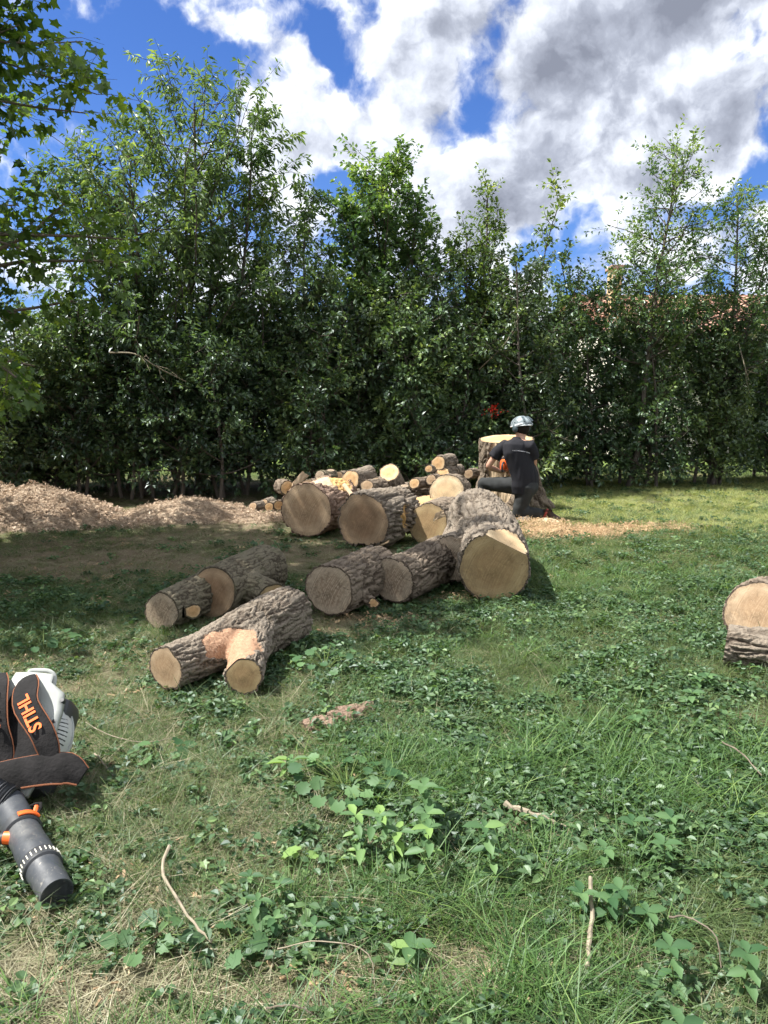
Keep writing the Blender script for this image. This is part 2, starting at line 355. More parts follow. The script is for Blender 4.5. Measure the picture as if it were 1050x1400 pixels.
# ------------------------------------------------------------------ object helpers
def tagit(o, label=None, cat=None, group=None, kind=None):
    if label: o['label'] = label
    if cat: o['category'] = cat
    if group: o['group'] = group
    if kind: o['kind'] = kind
    return o
def thing(name, label, cat, loc=(0, 0, 0), group=None):
    o = bpy.data.objects.new(name, None); COL.objects.link(o); o.location = [float(v) for v in loc]; o.empty_display_size = .1
    return tagit(o, label, cat, group)
def org(p):
    t = np.zeros(3)
    while p is not None: t += np.array(p.location); p = p.parent
    return t
def link(me, name, parent=None, origin=None):
    o = bpy.data.objects.new(name, me); COL.objects.link(o)
    if parent is not None: o.parent = parent
    return o
def npmesh(name, V, polys, material, parent=None, smooth=False, fattr=None, vattr=None, uv=None, tri=None):
    """V in world coords; polys: (M,k) int array or list of lists"""
    V = np.asarray(V, float)
    if parent is not None: V = V - org(parent)
    me = bpy.data.meshes.new(name)
    if isinstance(polys, np.ndarray):
        M, kk = polys.shape
        me.vertices.add(len(V)); me.vertices.foreach_set('co', V.astype(np.float32).ravel())
        me.loops.add(M * kk); me.loops.foreach_set('vertex_index', polys.astype(np.int32).ravel())
        me.polygons.add(M); me.polygons.foreach_set('loop_start', np.arange(0, M * kk, kk, dtype=np.int32))
        me.polygons.foreach_set('loop_total', np.full(M, kk, dtype=np.int32))
    else:
        me.from_pydata([tuple(v) for v in V], [], [tuple(int(i) for i in p) for p in polys])
    me.update(calc_edges=True)
    mats = material if isinstance(material, (list, tuple)) else [material]
    for mm in mats: me.materials.append(MATS[mm])
    me.polygons.foreach_set('use_smooth', np.full(len(me.polygons), smooth))
    if fattr is not None:
        a = me.attributes.new('v', 'FLOAT', 'FACE'); a.data.foreach_set('value', np.asarray(fattr, np.float32))
    if vattr is not None:
        a = me.attributes.new('furrow', 'FLOAT', 'POINT'); a.data.foreach_set('value', np.asarray(vattr, np.float32))
    if uv is not None:
        li = np.empty(len(me.loops), np.int32); me.loops.foreach_get('vertex_index', li)
        l = me.uv_layers.new(name='UVMap'); l.data.foreach_set('uv', np.asarray(uv, np.float32)[li].ravel())
    me.validate()
    return link(me, name, parent)

def frame(d):
    d = np.asarray(d, float); d = d / (np.linalg.norm(d) + 1e-9)
    u = np.cross(d, [0, 0, 1.]) if abs(d[2]) < .9 else np.cross(d, [0, 1., 0])
    u /= np.linalg.norm(u); return d, u, np.cross(u, d)
class MB:
    """collects pieces into one mesh"""
    def __init__(s): s.v = []; s.f = []; s.n = 0
    def add(s, V, Fs):
        V = np.asarray(V, float); s.v.append(V)
        for f in Fs: s.f.append([int(i) + s.n for i in f])
        s.n += len(V)
    def tube(s, pts, rad, sides=8, cap=True, sx=1., sy=1., up=None):
        pts = np.asarray(pts, float); n = len(pts); rad = np.broadcast_to(np.asarray(rad, float), (n,))
        T = np.gradient(pts, axis=0); T /= np.linalg.norm(T, axis=1)[:, None] + 1e-9
        if up is None:
            _, u, _ = frame(T[0])
        else: u = np.asarray(up, float)
        V = []
        for i in range(n):
            u = u - T[i] * u.dot(T[i]); u /= np.linalg.norm(u) + 1e-9; w = np.cross(T[i], u)
            a = np.arange(sides) * 2 * math.pi / sides
            V.append(pts[i] + rad[i] * (np.cos(a)[:, None] * u * sx + np.sin(a)[:, None] * w * sy))
        Fs = [[i * sides + j, i * sides + (j + 1) % sides, (i + 1) * sides + (j + 1) % sides, (i + 1) * sides + j] for i in range(n - 1) for j in range(sides)]
        if cap: Fs += [list(range(sides))[::-1], [(n - 1) * sides + j for j in range(sides)]]
        s.add(np.concatenate(V), Fs)
    def box(s, c, size, R=None, bev=0.0):
        h = np.asarray(size, float) / 2
        if bev <= 0:
            V = np.array([[x, y, z] for x in (-1, 1) for y in (-1, 1) for z in (-1, 1)], float) * h
            Fs = [[0, 1, 3, 2], [4, 6, 7, 5], [0, 4, 5, 1], [2, 3, 7, 6], [0, 2, 6, 4], [1, 5, 7, 3]]
        else:
            bm = bmesh.new(); bmesh.ops.create_cube(bm, size=2)
            for v in bm.verts: v.co = Vector([v.co[i] * h[i] for i in range(3)])
            bmesh.ops.bevel(bm, geom=bm.edges[:], offset=bev, segments=2, affect='EDGES', profile=.5)
            bm.verts.index_update(); V = np.array([v.co[:] for v in bm.verts]); Fs = [[v.index for v in f.verts] for f in bm.faces]; bm.free()
        if R is not None: V = V @ np.asarray(R).T
        s.add(V + np.asarray(c, float), Fs)
    def ball(s, c, r, seg=12, rings=8, R=None):
        r = np.broadcast_to(np.asarray(r, float), (3,)); V = [[0, 0, 1.]]
        for i in range(1, rings):
            t = math.pi * i / rings
            for j in range(seg): a = 2 * math.pi * j / seg; V.append([math.sin(t) * math.cos(a), math.sin(t) * math.sin(a), math.cos(t)])
        V.append([0, 0, -1.]); V = np.array(V) * r
        if R is not None: V = V @ np.asarray(R).T
        Fs = [[0, 1 + j, 1 + (j + 1) % seg] for j in range(seg)]
        for i in range(rings - 2):
            for j in range(seg): a = 1 + i * seg; Fs.append([a + j, a + seg + j, a + seg + (j + 1) % seg, a + (j + 1) % seg])
        a = 1 + (rings - 2) * seg; Fs += [[a + j, len(V) - 1, a + (j + 1) % seg] for j in range(seg)]
        s.add(V + np.asarray(c, float), Fs)
    def grid(s, P):
        """P (n,m,3) surface"""
        n, m = P.shape[:2]
        s.add(P.reshape(-1, 3), [[i * m + j, i * m + j + 1, (i + 1) * m + j + 1, (i + 1) * m + j] for i in range(n - 1) for j in range(m - 1)])
    def slab(s, pts, width, thick, nrm, wid=None):
        """ribbon with thickness: centre line, widths, normals"""
        pts = np.asarray(pts, float); n = len(pts); width = np.broadcast_to(np.asarray(width, float), (n,))
        T = np.gradient(pts, axis=0); T /= np.linalg.norm(T, axis=1)[:, None]
        nrm = np.broadcast_to(np.asarray(nrm, float), (n, 3)); prof = np.array([(-1, -.35), (-.9, .5), (-.45, .95), (0, 1.05), (.45, .95), (.9, .5), (1, -.35), (.8, -1), (-.8, -1)])
        V = []
        for i in range(n):
            w = np.cross(T[i], nrm[i]); w /= np.linalg.norm(w); u = np.cross(w, T[i])
            V.append(pts[i] + prof[:, :1] * w * width[i] / 2 + prof[:, 1:] * u * thick / 2)
        k_ = len(prof)
        Fs = [[i * k_ + j, i * k_ + (j + 1) % k_, (i + 1) * k_ + (j + 1) % k_, (i + 1) * k_ + j] for i in range(n - 1) for j in range(k_)]
        Fs += [list(range(k_))[::-1], [(n - 1) * k_ + j for j in range(k_)]]
        s.add(np.concatenate(V), Fs)
    def build(s, name, material, parent=None, smooth=True, sub=0):
        V = np.concatenate(s.v); o = npmesh(name, V, s.f, material, parent, smooth)
        if smooth:
            try: o.data.set_sharp_from_angle(angle=math.radians(40))
            except Exception: pass
        if sub: md = o.modifiers.new('sub', 'SUBSURF'); md.levels = md.render_levels = sub
        return o
def smoothpts(P, n):
    P = np.asarray(P, float); m = len(P)
    if m < 3:
        t = np.linspace(0, 1, n)[:, None]; return P[0] * (1 - t) + P[-1] * t
    Q = np.vstack([2 * P[0] - P[1], P, 2 * P[-1] - P[-2]]); R = []
    for t in np.linspace(0, m - 1 - 1e-6, n):
        i = int(t); f = t - i; a, b, c, d = Q[i], Q[i + 1], Q[i + 2], Q[i + 3]
        R.append(.5 * (2 * b + (c - a) * f + (2 * a - 5 * b + 4 * c - d) * f * f + (3 * b - a - 3 * c + d) * f ** 3))
    return np.array(R)

# ------------------------------------------------------------------ ground
def ell(x, y, px, py, rx, ry):
    c = HZ(px, py); return np.exp(-(((x - c[0]) / rx) ** 2 + ((y - c[1]) / ry) ** 2) ** 1.5)
def bare(x, y):
    """bare, trodden or sawdust-covered places"""
    b = 1.0 * ell(x, y, 430, 1365, .42, .17) + .9 * ell(x, y, 650, 1320, .40, .16) + .5 * ell(x, y, 80, 1300, .5, .3) + .9 * ell(x, y, 720, 1128, .30, .09) + .7 * ell(x, y, 900, 850, .5, .15) + .6 * ell(x, y, 890, 1320, .3, .1)
    b = b + .9 * ell(x, y, 500, 852, .5, .28) + 1.0 * ell(x, y, 770, 728, 1.0, .45) + .9 * ell(x, y, 640, 818, .35, .12) + .6 * ell(x, y, 120, 770, 1.6, .5) + .7 * ell(x, y, 200, 710, 3.2, .7)
    b = b + .7 * ell(x, y, 60, 1380, .3, .2) + .6 * ell(x, y, 200, 930, .3, .3) + .45 * ell(x, y, 700, 1195, .5, .15)
    return np.clip(b, 0, 1)
def thatch(x, y): return sstep(.3, -1.2, x) * sstep(6.2, 7.4, y) * (.55 + .45 * sstep(.35, .6, n2(x, y, 1.2, 63)))
def leftness(x, y): return sstep(.25, -.9, x - .10 * y + (n2(x, y, 1.3, 77) - .5) * 1.2)
def coords(lo, hi, step, far):
    a = list(np.arange(lo, hi + 1e-6, step)); s = step; x = a[-1]; r = []
    while x < far: s *= 1.35; x += s; r.append(x)
    s = step; x = a[0]; l = []
    while x > -far: s *= 1.35; x -= s; l.append(x)
    return np.array(l[::-1] + a + r)
gx = coords(-9, 9, .12, 500); gy = coords(-1, 16, .12, 500)
X, Y = np.meshgrid(gx, gy); Z = gz(X.ravel(), Y.ravel()).reshape(X.shape)
fade = 1 - sstep(20, 60, np.hypot(X, Y)); Z = Z * fade
V = np.stack([X, Y, Z], -1).reshape(-1, 3); m_ = len(gx)
I = np.arange(len(gy) - 1)[:, None] * m_ + np.arange(m_ - 1)[None]; I = I.ravel()
bm_ = np.clip(bare(V[:, 0], V[:, 1]) * 1.1 + .45 * leftness(V[:, 0], V[:, 1]) * sstep(.4, .6, n2(V[:, 0], V[:, 1], 1.7, 13) ) + .7 * thatch(V[:, 0], V[:, 1]), 0, 1) * (V[:, 1] < 14)
g = npmesh('ground', V, np.stack([I, I + 1, I + m_ + 1, I + m_], 1), 'ground_soil', None, True, vattr=bm_); tagit(g, kind='structure')

# ------------------------------------------------------------------ geometry-nodes scatter for uncountable growth
def blade_tuft(rng, n, rad, h, w, lean, curl, seg=3):
    V = []; Fs = []; val = []
    for i in range(n):
        a = rng.uniform(0, 2 * math.pi); r = rad * math.sqrt(rng.uniform(0, 1)); b = np.array([r * math.cos(a), r * math.sin(a), -.006])
        d = rng.uniform(0, 2 * math.pi); hh = h * rng.uniform(.45, 1.1); ln = lean * rng.uniform(.3, 1.4)
        dv = np.array([math.cos(d), math.sin(d), 0]); sd = np.array([-math.sin(d), math.cos(d), 0])
        base = len(V); val_i = rng.uniform(0, 1)
        for j in range(seg + 1):
            t = j / seg; p = b + dv * hh * ln * (t * .6 + curl * t * t) + np.array([0, 0, hh * (t - .35 * curl * t * t) * (1 if ln < 1.2 else .5)])
            if j == seg: V.append(p)
            else:
                ww = w * (1 - .55 * t) * rng.uniform(.9, 1.1); V += [p - sd * ww / 2, p + sd * ww / 2]
        for j in range(seg - 1):
            q_ = base + 2 * j; Fs += [[q_, q_ + 1, q_ + 3], [q_, q_ + 3, q_ + 2]]; val += [val_i, val_i]
        q_ = base + 2 * (seg - 1); Fs.append([q_, q_ + 1, q_ + 2]); val.append(val_i)
    return np.array(V), Fs, val
def leaf_poly(kind, L, Wd):
    """outline points (x across, y along, z) and triangles of one leaf"""
    if kind == 'oval':
        P = [(0, 0, 0), (.5, .35, .12), (.42, .68, .08), (0, 1, -.1), (-.42, .68, .08), (-.5, .35, .12), (0, .5, -.02)]
        T = [(0, 1, 6), (1, 2, 6), (2, 3, 6), (3, 4, 6), (4, 5, 6), (5, 0, 6)]
    elif kind == 'round':
        P = [(0, .06, 0), (.4, 0, .1), (.62, .35, .14), (.5, .75, .08), (.18, .95, 0), (-.18, .95, 0), (-.5, .75, .08), (-.62, .35, .14), (-.4, 0, .1), (0, .45, -.05)]
        T = [(i, i + 1, 9) for i in range(8)] + [(8, 0, 9)]
    elif kind == 'lobed':
        P = [(0, .04, 0), (.42, -.08, .06), (.36, .20, .03), (.66, .46, .02), (.28, .55, .02), (0, 1.0, -.08)]
        P = P + [(-a, b, c) for a, b, c in P[1:-1][::-1]] + [(0, .42, -.03)]
        n_ = len(P) - 1; T = [(i, (i + 1) % n_, n_) for i in range(n_)]
    elif kind == 'scallop':
        a = np.linspace(-.5 * math.pi + .35, 1.5 * math.pi - .35, 17); rr = 1 + .10 * np.cos(np.arange(17) * math.pi)
        P = [(0, .18, 0)] + [(.56 * math.cos(t) * q_, .45 + .5 * math.sin(t) * q_, .05 * math.sin(2 * t)) for t, q_ in zip(a, rr)] + [(0, .4, -.05)]
        n_ = len(P) - 1; T = [(i, (i + 1) % n_, n_) for i in range(n_)]
    else:
        P = [(0, 0, 0), (.5, .42, .13), (0, 1, -.06), (-.5, .42, .13)]; T = [(0, 1, 2), (0, 2, 3)]
    return np.array(P, float) * np.array([Wd, L, L]), T
def place_leaves(pos, dirs, nrms, L, kind, aspect, rng):
    """vectorised leaves. pos,dirs,nrms (N,3), L (N,)"""
    P, T = leaf_poly(kind, 1.0, aspect); N = len(pos)
    d = dirs / (np.linalg.norm(dirs, axis=1)[:, None] + 1e-9)
    s = np.cross(d, nrms); s /= np.linalg.norm(s, axis=1)[:, None] + 1e-9; u = np.cross(s, d)
    V = pos[:, None] + L[:, None, None] * (P[None, :, :1] * s[:, None] + P[None, :, 1:2] * d[:, None] + P[None, :, 2:] * u[:, None])
    T = np.array(T); Fs = (T[None] + (np.arange(N) * len(P))[:, None, None]).reshape(-1, 3)
    return V.reshape(-1, 3), Fs, len(T)

PROT = bpy.data.collections.new('scatter_sources')
def proto(name, V, Fs, val, m):
    me = bpy.data.meshes.new(name); me.from_pydata([tuple(v) for v in V], [], [tuple(int(i) for i in f) for f in Fs]); me.update()
    me.materials.append(MATS[m]); a = me.attributes.new('v', 'FLOAT', 'FACE'); a.data.foreach_set('value', np.array(val, np.float32))
    o = bpy.data.objects.new(name, me); return o
def scatter(name, protos, pos, rot, scl, idx, label, cat, parent=None):
    c = bpy.data.collections.new(name + '_sources')
    for i, p in enumerate(protos): p.name = f'{i:02d}_' + name + '_source'; c.objects.link(p)
    me = bpy.data.meshes.new(name); P = pos - (org(parent) if parent is not None else 0)
    me.vertices.add(len(P)); me.vertices.foreach_set('co', P.astype(np.float32).ravel())
    for nm, ty, arr, key in (('rot', 'FLOAT_VECTOR', rot, 'vector'), ('scl', 'FLOAT', scl, 'value'), ('idx', 'INT', idx, 'value')):
        a = me.attributes.new(nm, ty, 'POINT'); a.data.foreach_set(key, np.asarray(arr, np.int32 if ty == 'INT' else np.float32).ravel())
    o = link(me, name, parent)
    gt = bpy.data.node_groups.new(name, 'GeometryNodeTree')
    gt.interface.new_socket('Geometry', in_out='INPUT', socket_type='NodeSocketGeometry'); gt.interface.new_socket('Geometry', in_out='OUTPUT', socket_type='NodeSocketGeometry')
    q = NT(gt); i_ = q('NodeGroupInput'); o_ = q('NodeGroupOutput')
    ci = q('GeometryNodeCollectionInfo'); ci.inputs[0].default_value = c; ci.inputs[1].default_value = True; ci.inputs[2].default_value = True
    def at(nm, ty): n = q('GeometryNodeInputNamedAttribute', data_type=ty); n.inputs[0].default_value = nm; return n.outputs[0]
    ip = q('GeometryNodeInstanceOnPoints'); q.put(ip.inputs['Points'], i_.outputs[0]); q.put(ip.inputs['Instance'], ci.outputs[0])
    ip.inputs['Pick Instance'].default_value = True; q.put(ip.inputs['Instance Index'], at('idx', 'INT'))
    e2r = q('FunctionNodeEulerToRotation'); q.put(e2r.inputs[0], at('rot', 'FLOAT_VECTOR')); q.put(ip.inputs['Rotation'], e2r.outputs[0]); q.put(ip.inputs['Scale'], at('scl', 'FLOAT'))
    q.put(o_.inputs[0], ip.outputs[0])
    md = o.modifiers.new('scatter', 'NODES'); md.node_group = gt
    return tagit(o, label, cat, None, 'stuff')

R_ = random.Random(7); NR = np.random.default_rng(11)
def pr_blades(n, rad, h, w, lean, curl, m):
    V, Fs, v = blade_tuft(R_, n, rad, h, w, lean, curl); return proto('tuft', V, Fs, v, m)
def pr_leaves(n, rad, hmin, hmax, L, kind, asp, m, up=.75, stems=True):
    pos = []; dr = []; nm = []
    a = NR.uniform(0, 2 * math.pi, n); r = rad * np.sqrt(NR.uniform(0, 1, n)); z = NR.uniform(hmin, hmax, n) * (1 - .3 * r / rad)
    pos = np.stack([r * np.cos(a), r * np.sin(a), z], 1); b = NR.uniform(0, 2 * math.pi, n)
    dr = np.stack([np.cos(b), np.sin(b), NR.uniform(-.5, .25, n)], 1); nm = NR.normal(0, .45, (n, 3)) + np.array([0, 0, 1.]) * up * 1.6
    V, Fs, k_ = place_leaves(pos, dr, nm, NR.uniform(.65, 1.25, n) * L, kind, asp, NR)
    val = np.repeat(NR.uniform(0, 1, n), k_); V = list(V); Fs = [list(f) for f in Fs]; val = list(val)
    if stems:
        for i in range(0, n, 2):
            p = pos[i]; q0 = np.array([p[0] * .5, p[1] * .5, -.01]); w = .0012; b0 = len(V)
            V += [q0 + [w, 0, 0], q0 - [w, 0, 0], p]; Fs.append([b0, b0 + 1, b0 + 2]); val.append(.8)
    return proto('leaves', np.array(V), Fs, val, m)

def scatter_pts(n, x0, x1, y0, y1, keep):
    x = NR.uniform(x0, x1, n); y = NR.uniform(y0, y1, n)
    m = (np.abs(x) < 1.3 + y * .60) & (NR.uniform(0, 1, n) < keep(x, y))
    x = x[m]; y = y[m]; return np.stack([x, y, gz(x, y) - .004], 1)
def rots(n, tilt=.18): return np.stack([NR.normal(0, tilt, n), NR.normal(0, tilt, n), NR.uniform(0, 2 * math.pi, n)], 1)

grass_p = [pr_blades(30, .07, .055, .0030, 1.0, .8, 'grass_blade'), pr_blades(30, .07, .075, .0032, 1.1, 1.0, 'grass_blade'),
           pr_blades(26, .06, .05, .0035, 1.5, .9, 'grass_blade'), pr_blades(34, .075, .04, .0030, .8, .7, 'grass_blade'), pr_blades(24, .08, .10, .0036, 1.2, 1.1, 'grass_blade')]
def kg(x, y): return (1 - .93 * bare(x, y)) * (1 - .5 * thatch(x, y)) * (1 - .55 * sstep(8.6, 9.8, y) * sstep(-.6, 1.2, x)) * (.45 + .55 * sstep(.35, .6, n2(x, y, 1.1, 3)))
P = np.concatenate([scatter_pts(15000, -2.6, 2.6, 1.2, 3.2, kg), scatter_pts(30000, -5, 5, 3.2, 6.5, kg), scatter_pts(26000, -8.5, 8.5, 6.5, 11., kg), scatter_pts(26000, -10, 10.5, 11., 17., kg)])
n_ = len(P); far = sstep(3, 9, P[:, 1])
scatter('short_grass', grass_p, P, rots(n_), NR.uniform(.6, 1.15, n_) * (1 + .25 * far) * (1 - .35 * leftness(P[:, 0], P[:, 1]) * far), NR.integers(0, 5, n_), 'short mown grass growing over the whole lawn', 'grass')
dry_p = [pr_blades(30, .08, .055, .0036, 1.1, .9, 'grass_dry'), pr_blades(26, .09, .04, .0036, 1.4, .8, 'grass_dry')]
def kd(x, y): return np.clip(1.1 * sstep(8.2, 9.6, y + (n2(x, y, .8, 55) - .5) * 2.) * sstep(-.6, 1.2, x) * sstep(.25, .5, n2(x, y, 1.5, 57)) * (1 - .9 * bare(x, y)) + .25 * ell(x, y, 650, 1290, .5, .25), 0, 1)  # keeps the paler tufts to where the lawn should look sunlit
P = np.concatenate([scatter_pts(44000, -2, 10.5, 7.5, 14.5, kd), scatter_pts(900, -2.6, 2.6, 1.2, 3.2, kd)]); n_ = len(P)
scatter('sun_tinted_grass', dry_p, P, rots(n_), NR.uniform(.7, 1.3, n_), NR.integers(0, 2, n_), 'grass coloured paler to show sunlight on the far right of the lawn', 'grass')
lush_p = [pr_blades(30, .055, .15, .0042, .75, .8, 'grass_lush'), pr_blades(26, .05, .18, .0045, .9, 1.0, 'grass_lush'), pr_blades(34, .06, .12, .0038, .6, .7, 'grass_lush')]
def kl(x, y):
    b = 1.2 * ell(x, y, 500, 1030, .25, .35) + 1.2 * ell(x, y, 630, 1060, .35, .3) + 1.2 * ell(x, y, 720, 1200, .25, .14) + ell(x, y, 830, 1040, .5, .35) + .9 * ell(x, y, 990, 1080, .6, .4) + ell(x, y, 480, 1245, .30, .10) + .9 * ell(x, y, 760, 1300, .35, .12) + ell(x, y, 600, 1240, .25, .12)
    b = b + .9 * ell(x, y, 700, 1390, .3, .1) + .8 * ell(x, y, 540, 1385, .2, .08)
    return np.clip(b, 0, 1) * .9 + .12 * (1 - leftness(x, y)) * sstep(.5, .64, n2(x, y, 1.6, 31)) + .4 * sstep(2.7, 1.9, y) * sstep(.4, .6, n2(x, y, 2.5, 37)) + .3 * ell(x, y, 780, 800, 2., .6)
P = np.concatenate([scatter_pts(4200, -2.6, 2.6, 1.2, 3.2, kl), scatter_pts(9000, -5, 5, 3.2, 8., kl)]); n_ = len(P)
scatter('long_grass', lush_p, P, rots(n_, .15), NR.uniform(.5, 1.1, n_), NR.integers(0, 3, n_), 'longer lush green grass in clumps on the near lawn', 'grass')
straw_p = [pr_blades(20, .09, .03, .0026, 5.0, .5, 'straw'), pr_blades(20, .10, .022, .0024, 6.5, .3, 'straw'), pr_blades(12, .08, .05, .0022, 3.0, .9, 'straw')]
def ks(x, y): return np.clip(.16 + 1.0 * leftness(x, y) * sstep(.38, .6, n2(x, y, 1.7, 13)) + .6 * thatch(x, y) + .55 * bare(x, y) + .75 * sstep(8.3, 9.5, y) * sstep(-1., 1., x) + .5 * ell(x, y, 620, 1340, .5, .2) + .5 * ell(x, y, 200, 1130, .5, .4), 0, 1) * (1 - .6 * ell(x, y, 440, 1365, .28, .12))  # thicker at far right so the sunlit strip comes out paler
P = np.concatenate([scatter_pts(10000, -2.6, 2.6, 1.2, 3.2, ks), scatter_pts(14000, -5, 5, 3.2, 6.5, ks), scatter_pts(22000, -8.5, 8.5, 6.5, 14.5, ks)]); n_ = len(P); P[:, 2] += .012
scatter('dry_grass', straw_p, P, rots(n_, .1), NR.uniform(.6, 1.3, n_), NR.integers(0, 3, n_), 'pale dry cut grass lying on the lawn', 'dry grass')
cover_p = [pr_leaves(26, .075, .02, .055, .026, 'round', .9, 'weed_leaf'), pr_leaves(30, .08, .015, .05, .020, 'round', .9, 'weed_leaf'), pr_leaves(24, .07, .03, .09, .034, 'oval', .62, 'weed_leaf'),
           pr_leaves(20, .065, .03, .11, .042, 'oval', .5, 'weed_leaf'), pr_leaves(16, .06, .02, .07, .038, 'lobed', .8, 'weed_leaf')]
def kc(x, y):
    r = 1 - leftness(x, y)
    return (1 - .7 * thatch(x, y)) * np.clip((.75 * r * sstep(.36, .56, n2(x, y, 1.4, 41)) + .10 + .6 * sstep(.56, .64, n2(x, y, 1.9, 43)) + .6 * ell(x, y, 560, 1150, .4, .3)) * (1 - .9 * bare(x, y)) * (1 - .72 * sstep(8.2, 9.5, y)) + .7 * ell(x, y, 420, 740, .5, .8), 0, 1)
P = np.concatenate([scatter_pts(6500, -2.6, 2.6, 1.2, 3.2, kc), scatter_pts(17000, -5, 5, 3.2, 6.5, kc), scatter_pts(14000, -8.5, 8.5, 6.5, 14., kc)]); n_ = len(P)
scatter('ground_cover', cover_p, P, rots(n_, .15), NR.uniform(.5, 1.1, n_), NR.integers(0, 5, n_), 'low broad-leaved weeds mixed through the lawn', 'ground cover')
# loose chips
def chip_proto(n, rad, L, m='chip'):
    V = []; Fs = []; val = []
    for i in range(n):
        a = R_.uniform(0, 6.28); r = rad * math.sqrt(R_.random()); c = np.array([r * math.cos(a), r * math.sin(a), R_.uniform(0, .012)])
        l = L * R_.uniform(.5, 1.4); w = l * R_.uniform(.25, .6); t = l * .15; th = R_.uniform(0, 6.28); ph = R_.gauss(0, .4)
        d = np.array([math.cos(th) * math.cos(ph), math.sin(th) * math.cos(ph), math.sin(ph)]); _, s_, u_ = frame(d)
        b = len(V)
        for sx in (-1, 1):
            for sy in (-1, 1):
                for sz in (-1, 1): V.append(c + d * sx * l / 2 + s_ * sy * w / 2 * (1 if sx < 0 else .6) + u_ * sz * t / 2)
        for f in ([0, 1, 3, 2], [4, 6, 7, 5], [0, 4, 5, 1], [2, 3, 7, 6], [0, 2, 6, 4], [1, 5, 7, 3]): Fs.append([b + i_ for i_ in f]); val.append(0)
        vv = R_.random(); val[-6:] = [vv] * 6
    return proto('chips', np.array(V), Fs, val, m)
chips_p = [chip_proto(10, .07, .018), chip_proto(8, .08, .028), chip_proto(14, .07, .012)]
def kch(x, y): return np.clip(.03 + .9 * ell(x, y, 510, 850, .45, .25) + .7 * ell(x, y, 640, 818, .3, .12) + .6 * ell(x, y, 150, 920, .6, .4) + .35 * ell(x, y, 760, 735, 1.4, .8) + .5 * ell(x, y, 150, 800, 1.5, .6) + .3 * ell(x, y, 900, 870, .4, .3) + .4 * ell(x, y, 650, 1340, .4, .15) + .4 * ell(x, y, 140, 1230, .4, .3), 0, 1)
P = np.concatenate([scatter_pts(3000, -2.6, 2.6, 1.2, 3.2, kch), scatter_pts(7000, -6, 5, 3.2, 11, kch)]); n_ = len(P); P[:, 2] += .012
scatter('wood_chips', chips_p, P, rots(n_, .15), NR.uniform(.5, 1.2, n_), NR.integers(0, 3, n_), 'small pale wood chips scattered on the grass among the logs', 'wood chips')

# ------------------------------------------------------------------ trees
def tubes_mesh(lst, sides=4):
    Vs = []; Fs = []; n = 0
    for pts, rad, sd in lst:
        pts = np.asarray(pts); m = len(pts); T = np.gradient(pts, axis=0); T /= np.linalg.norm(T, axis=1)[:, None] + 1e-9
        _, u, _ = frame(T[0]); U = u - T * (T @ u)[:, None]; U /= np.linalg.norm(U, axis=1)[:, None] + 1e-9; Wd = np.cross(T, U)
        a = np.arange(sd) * 2 * math.pi / sd
        Vv = pts[:, None] + np.asarray(rad)[:, None, None] * (np.cos(a)[None, :, None] * U[:, None] + np.sin(a)[None, :, None] * Wd[:, None])
        Vs.append(Vv.reshape(-1, 3)); i = np.arange(m - 1)[:, None] * sd; j = np.arange(sd)[None]; j2 = (j + 1) % sd
        Fs.append((np.stack([i + j, i + j2, i + sd + j2, i + sd + j], -1).reshape(-1, 4)) + n); n += m * sd
    return np.concatenate(Vs), np.concatenate(Fs)
def wander(rng, p, d, L, n, wob, lift):
    pts = [p]; d = d / np.linalg.norm(d)
    for i in range(n):
        d = d + rng.normal(0, wob, 3) + np.array([0, 0, lift]); d /= np.linalg.norm(d); pts.append(pts[-1] + d * L / n)
    return np.array(pts)
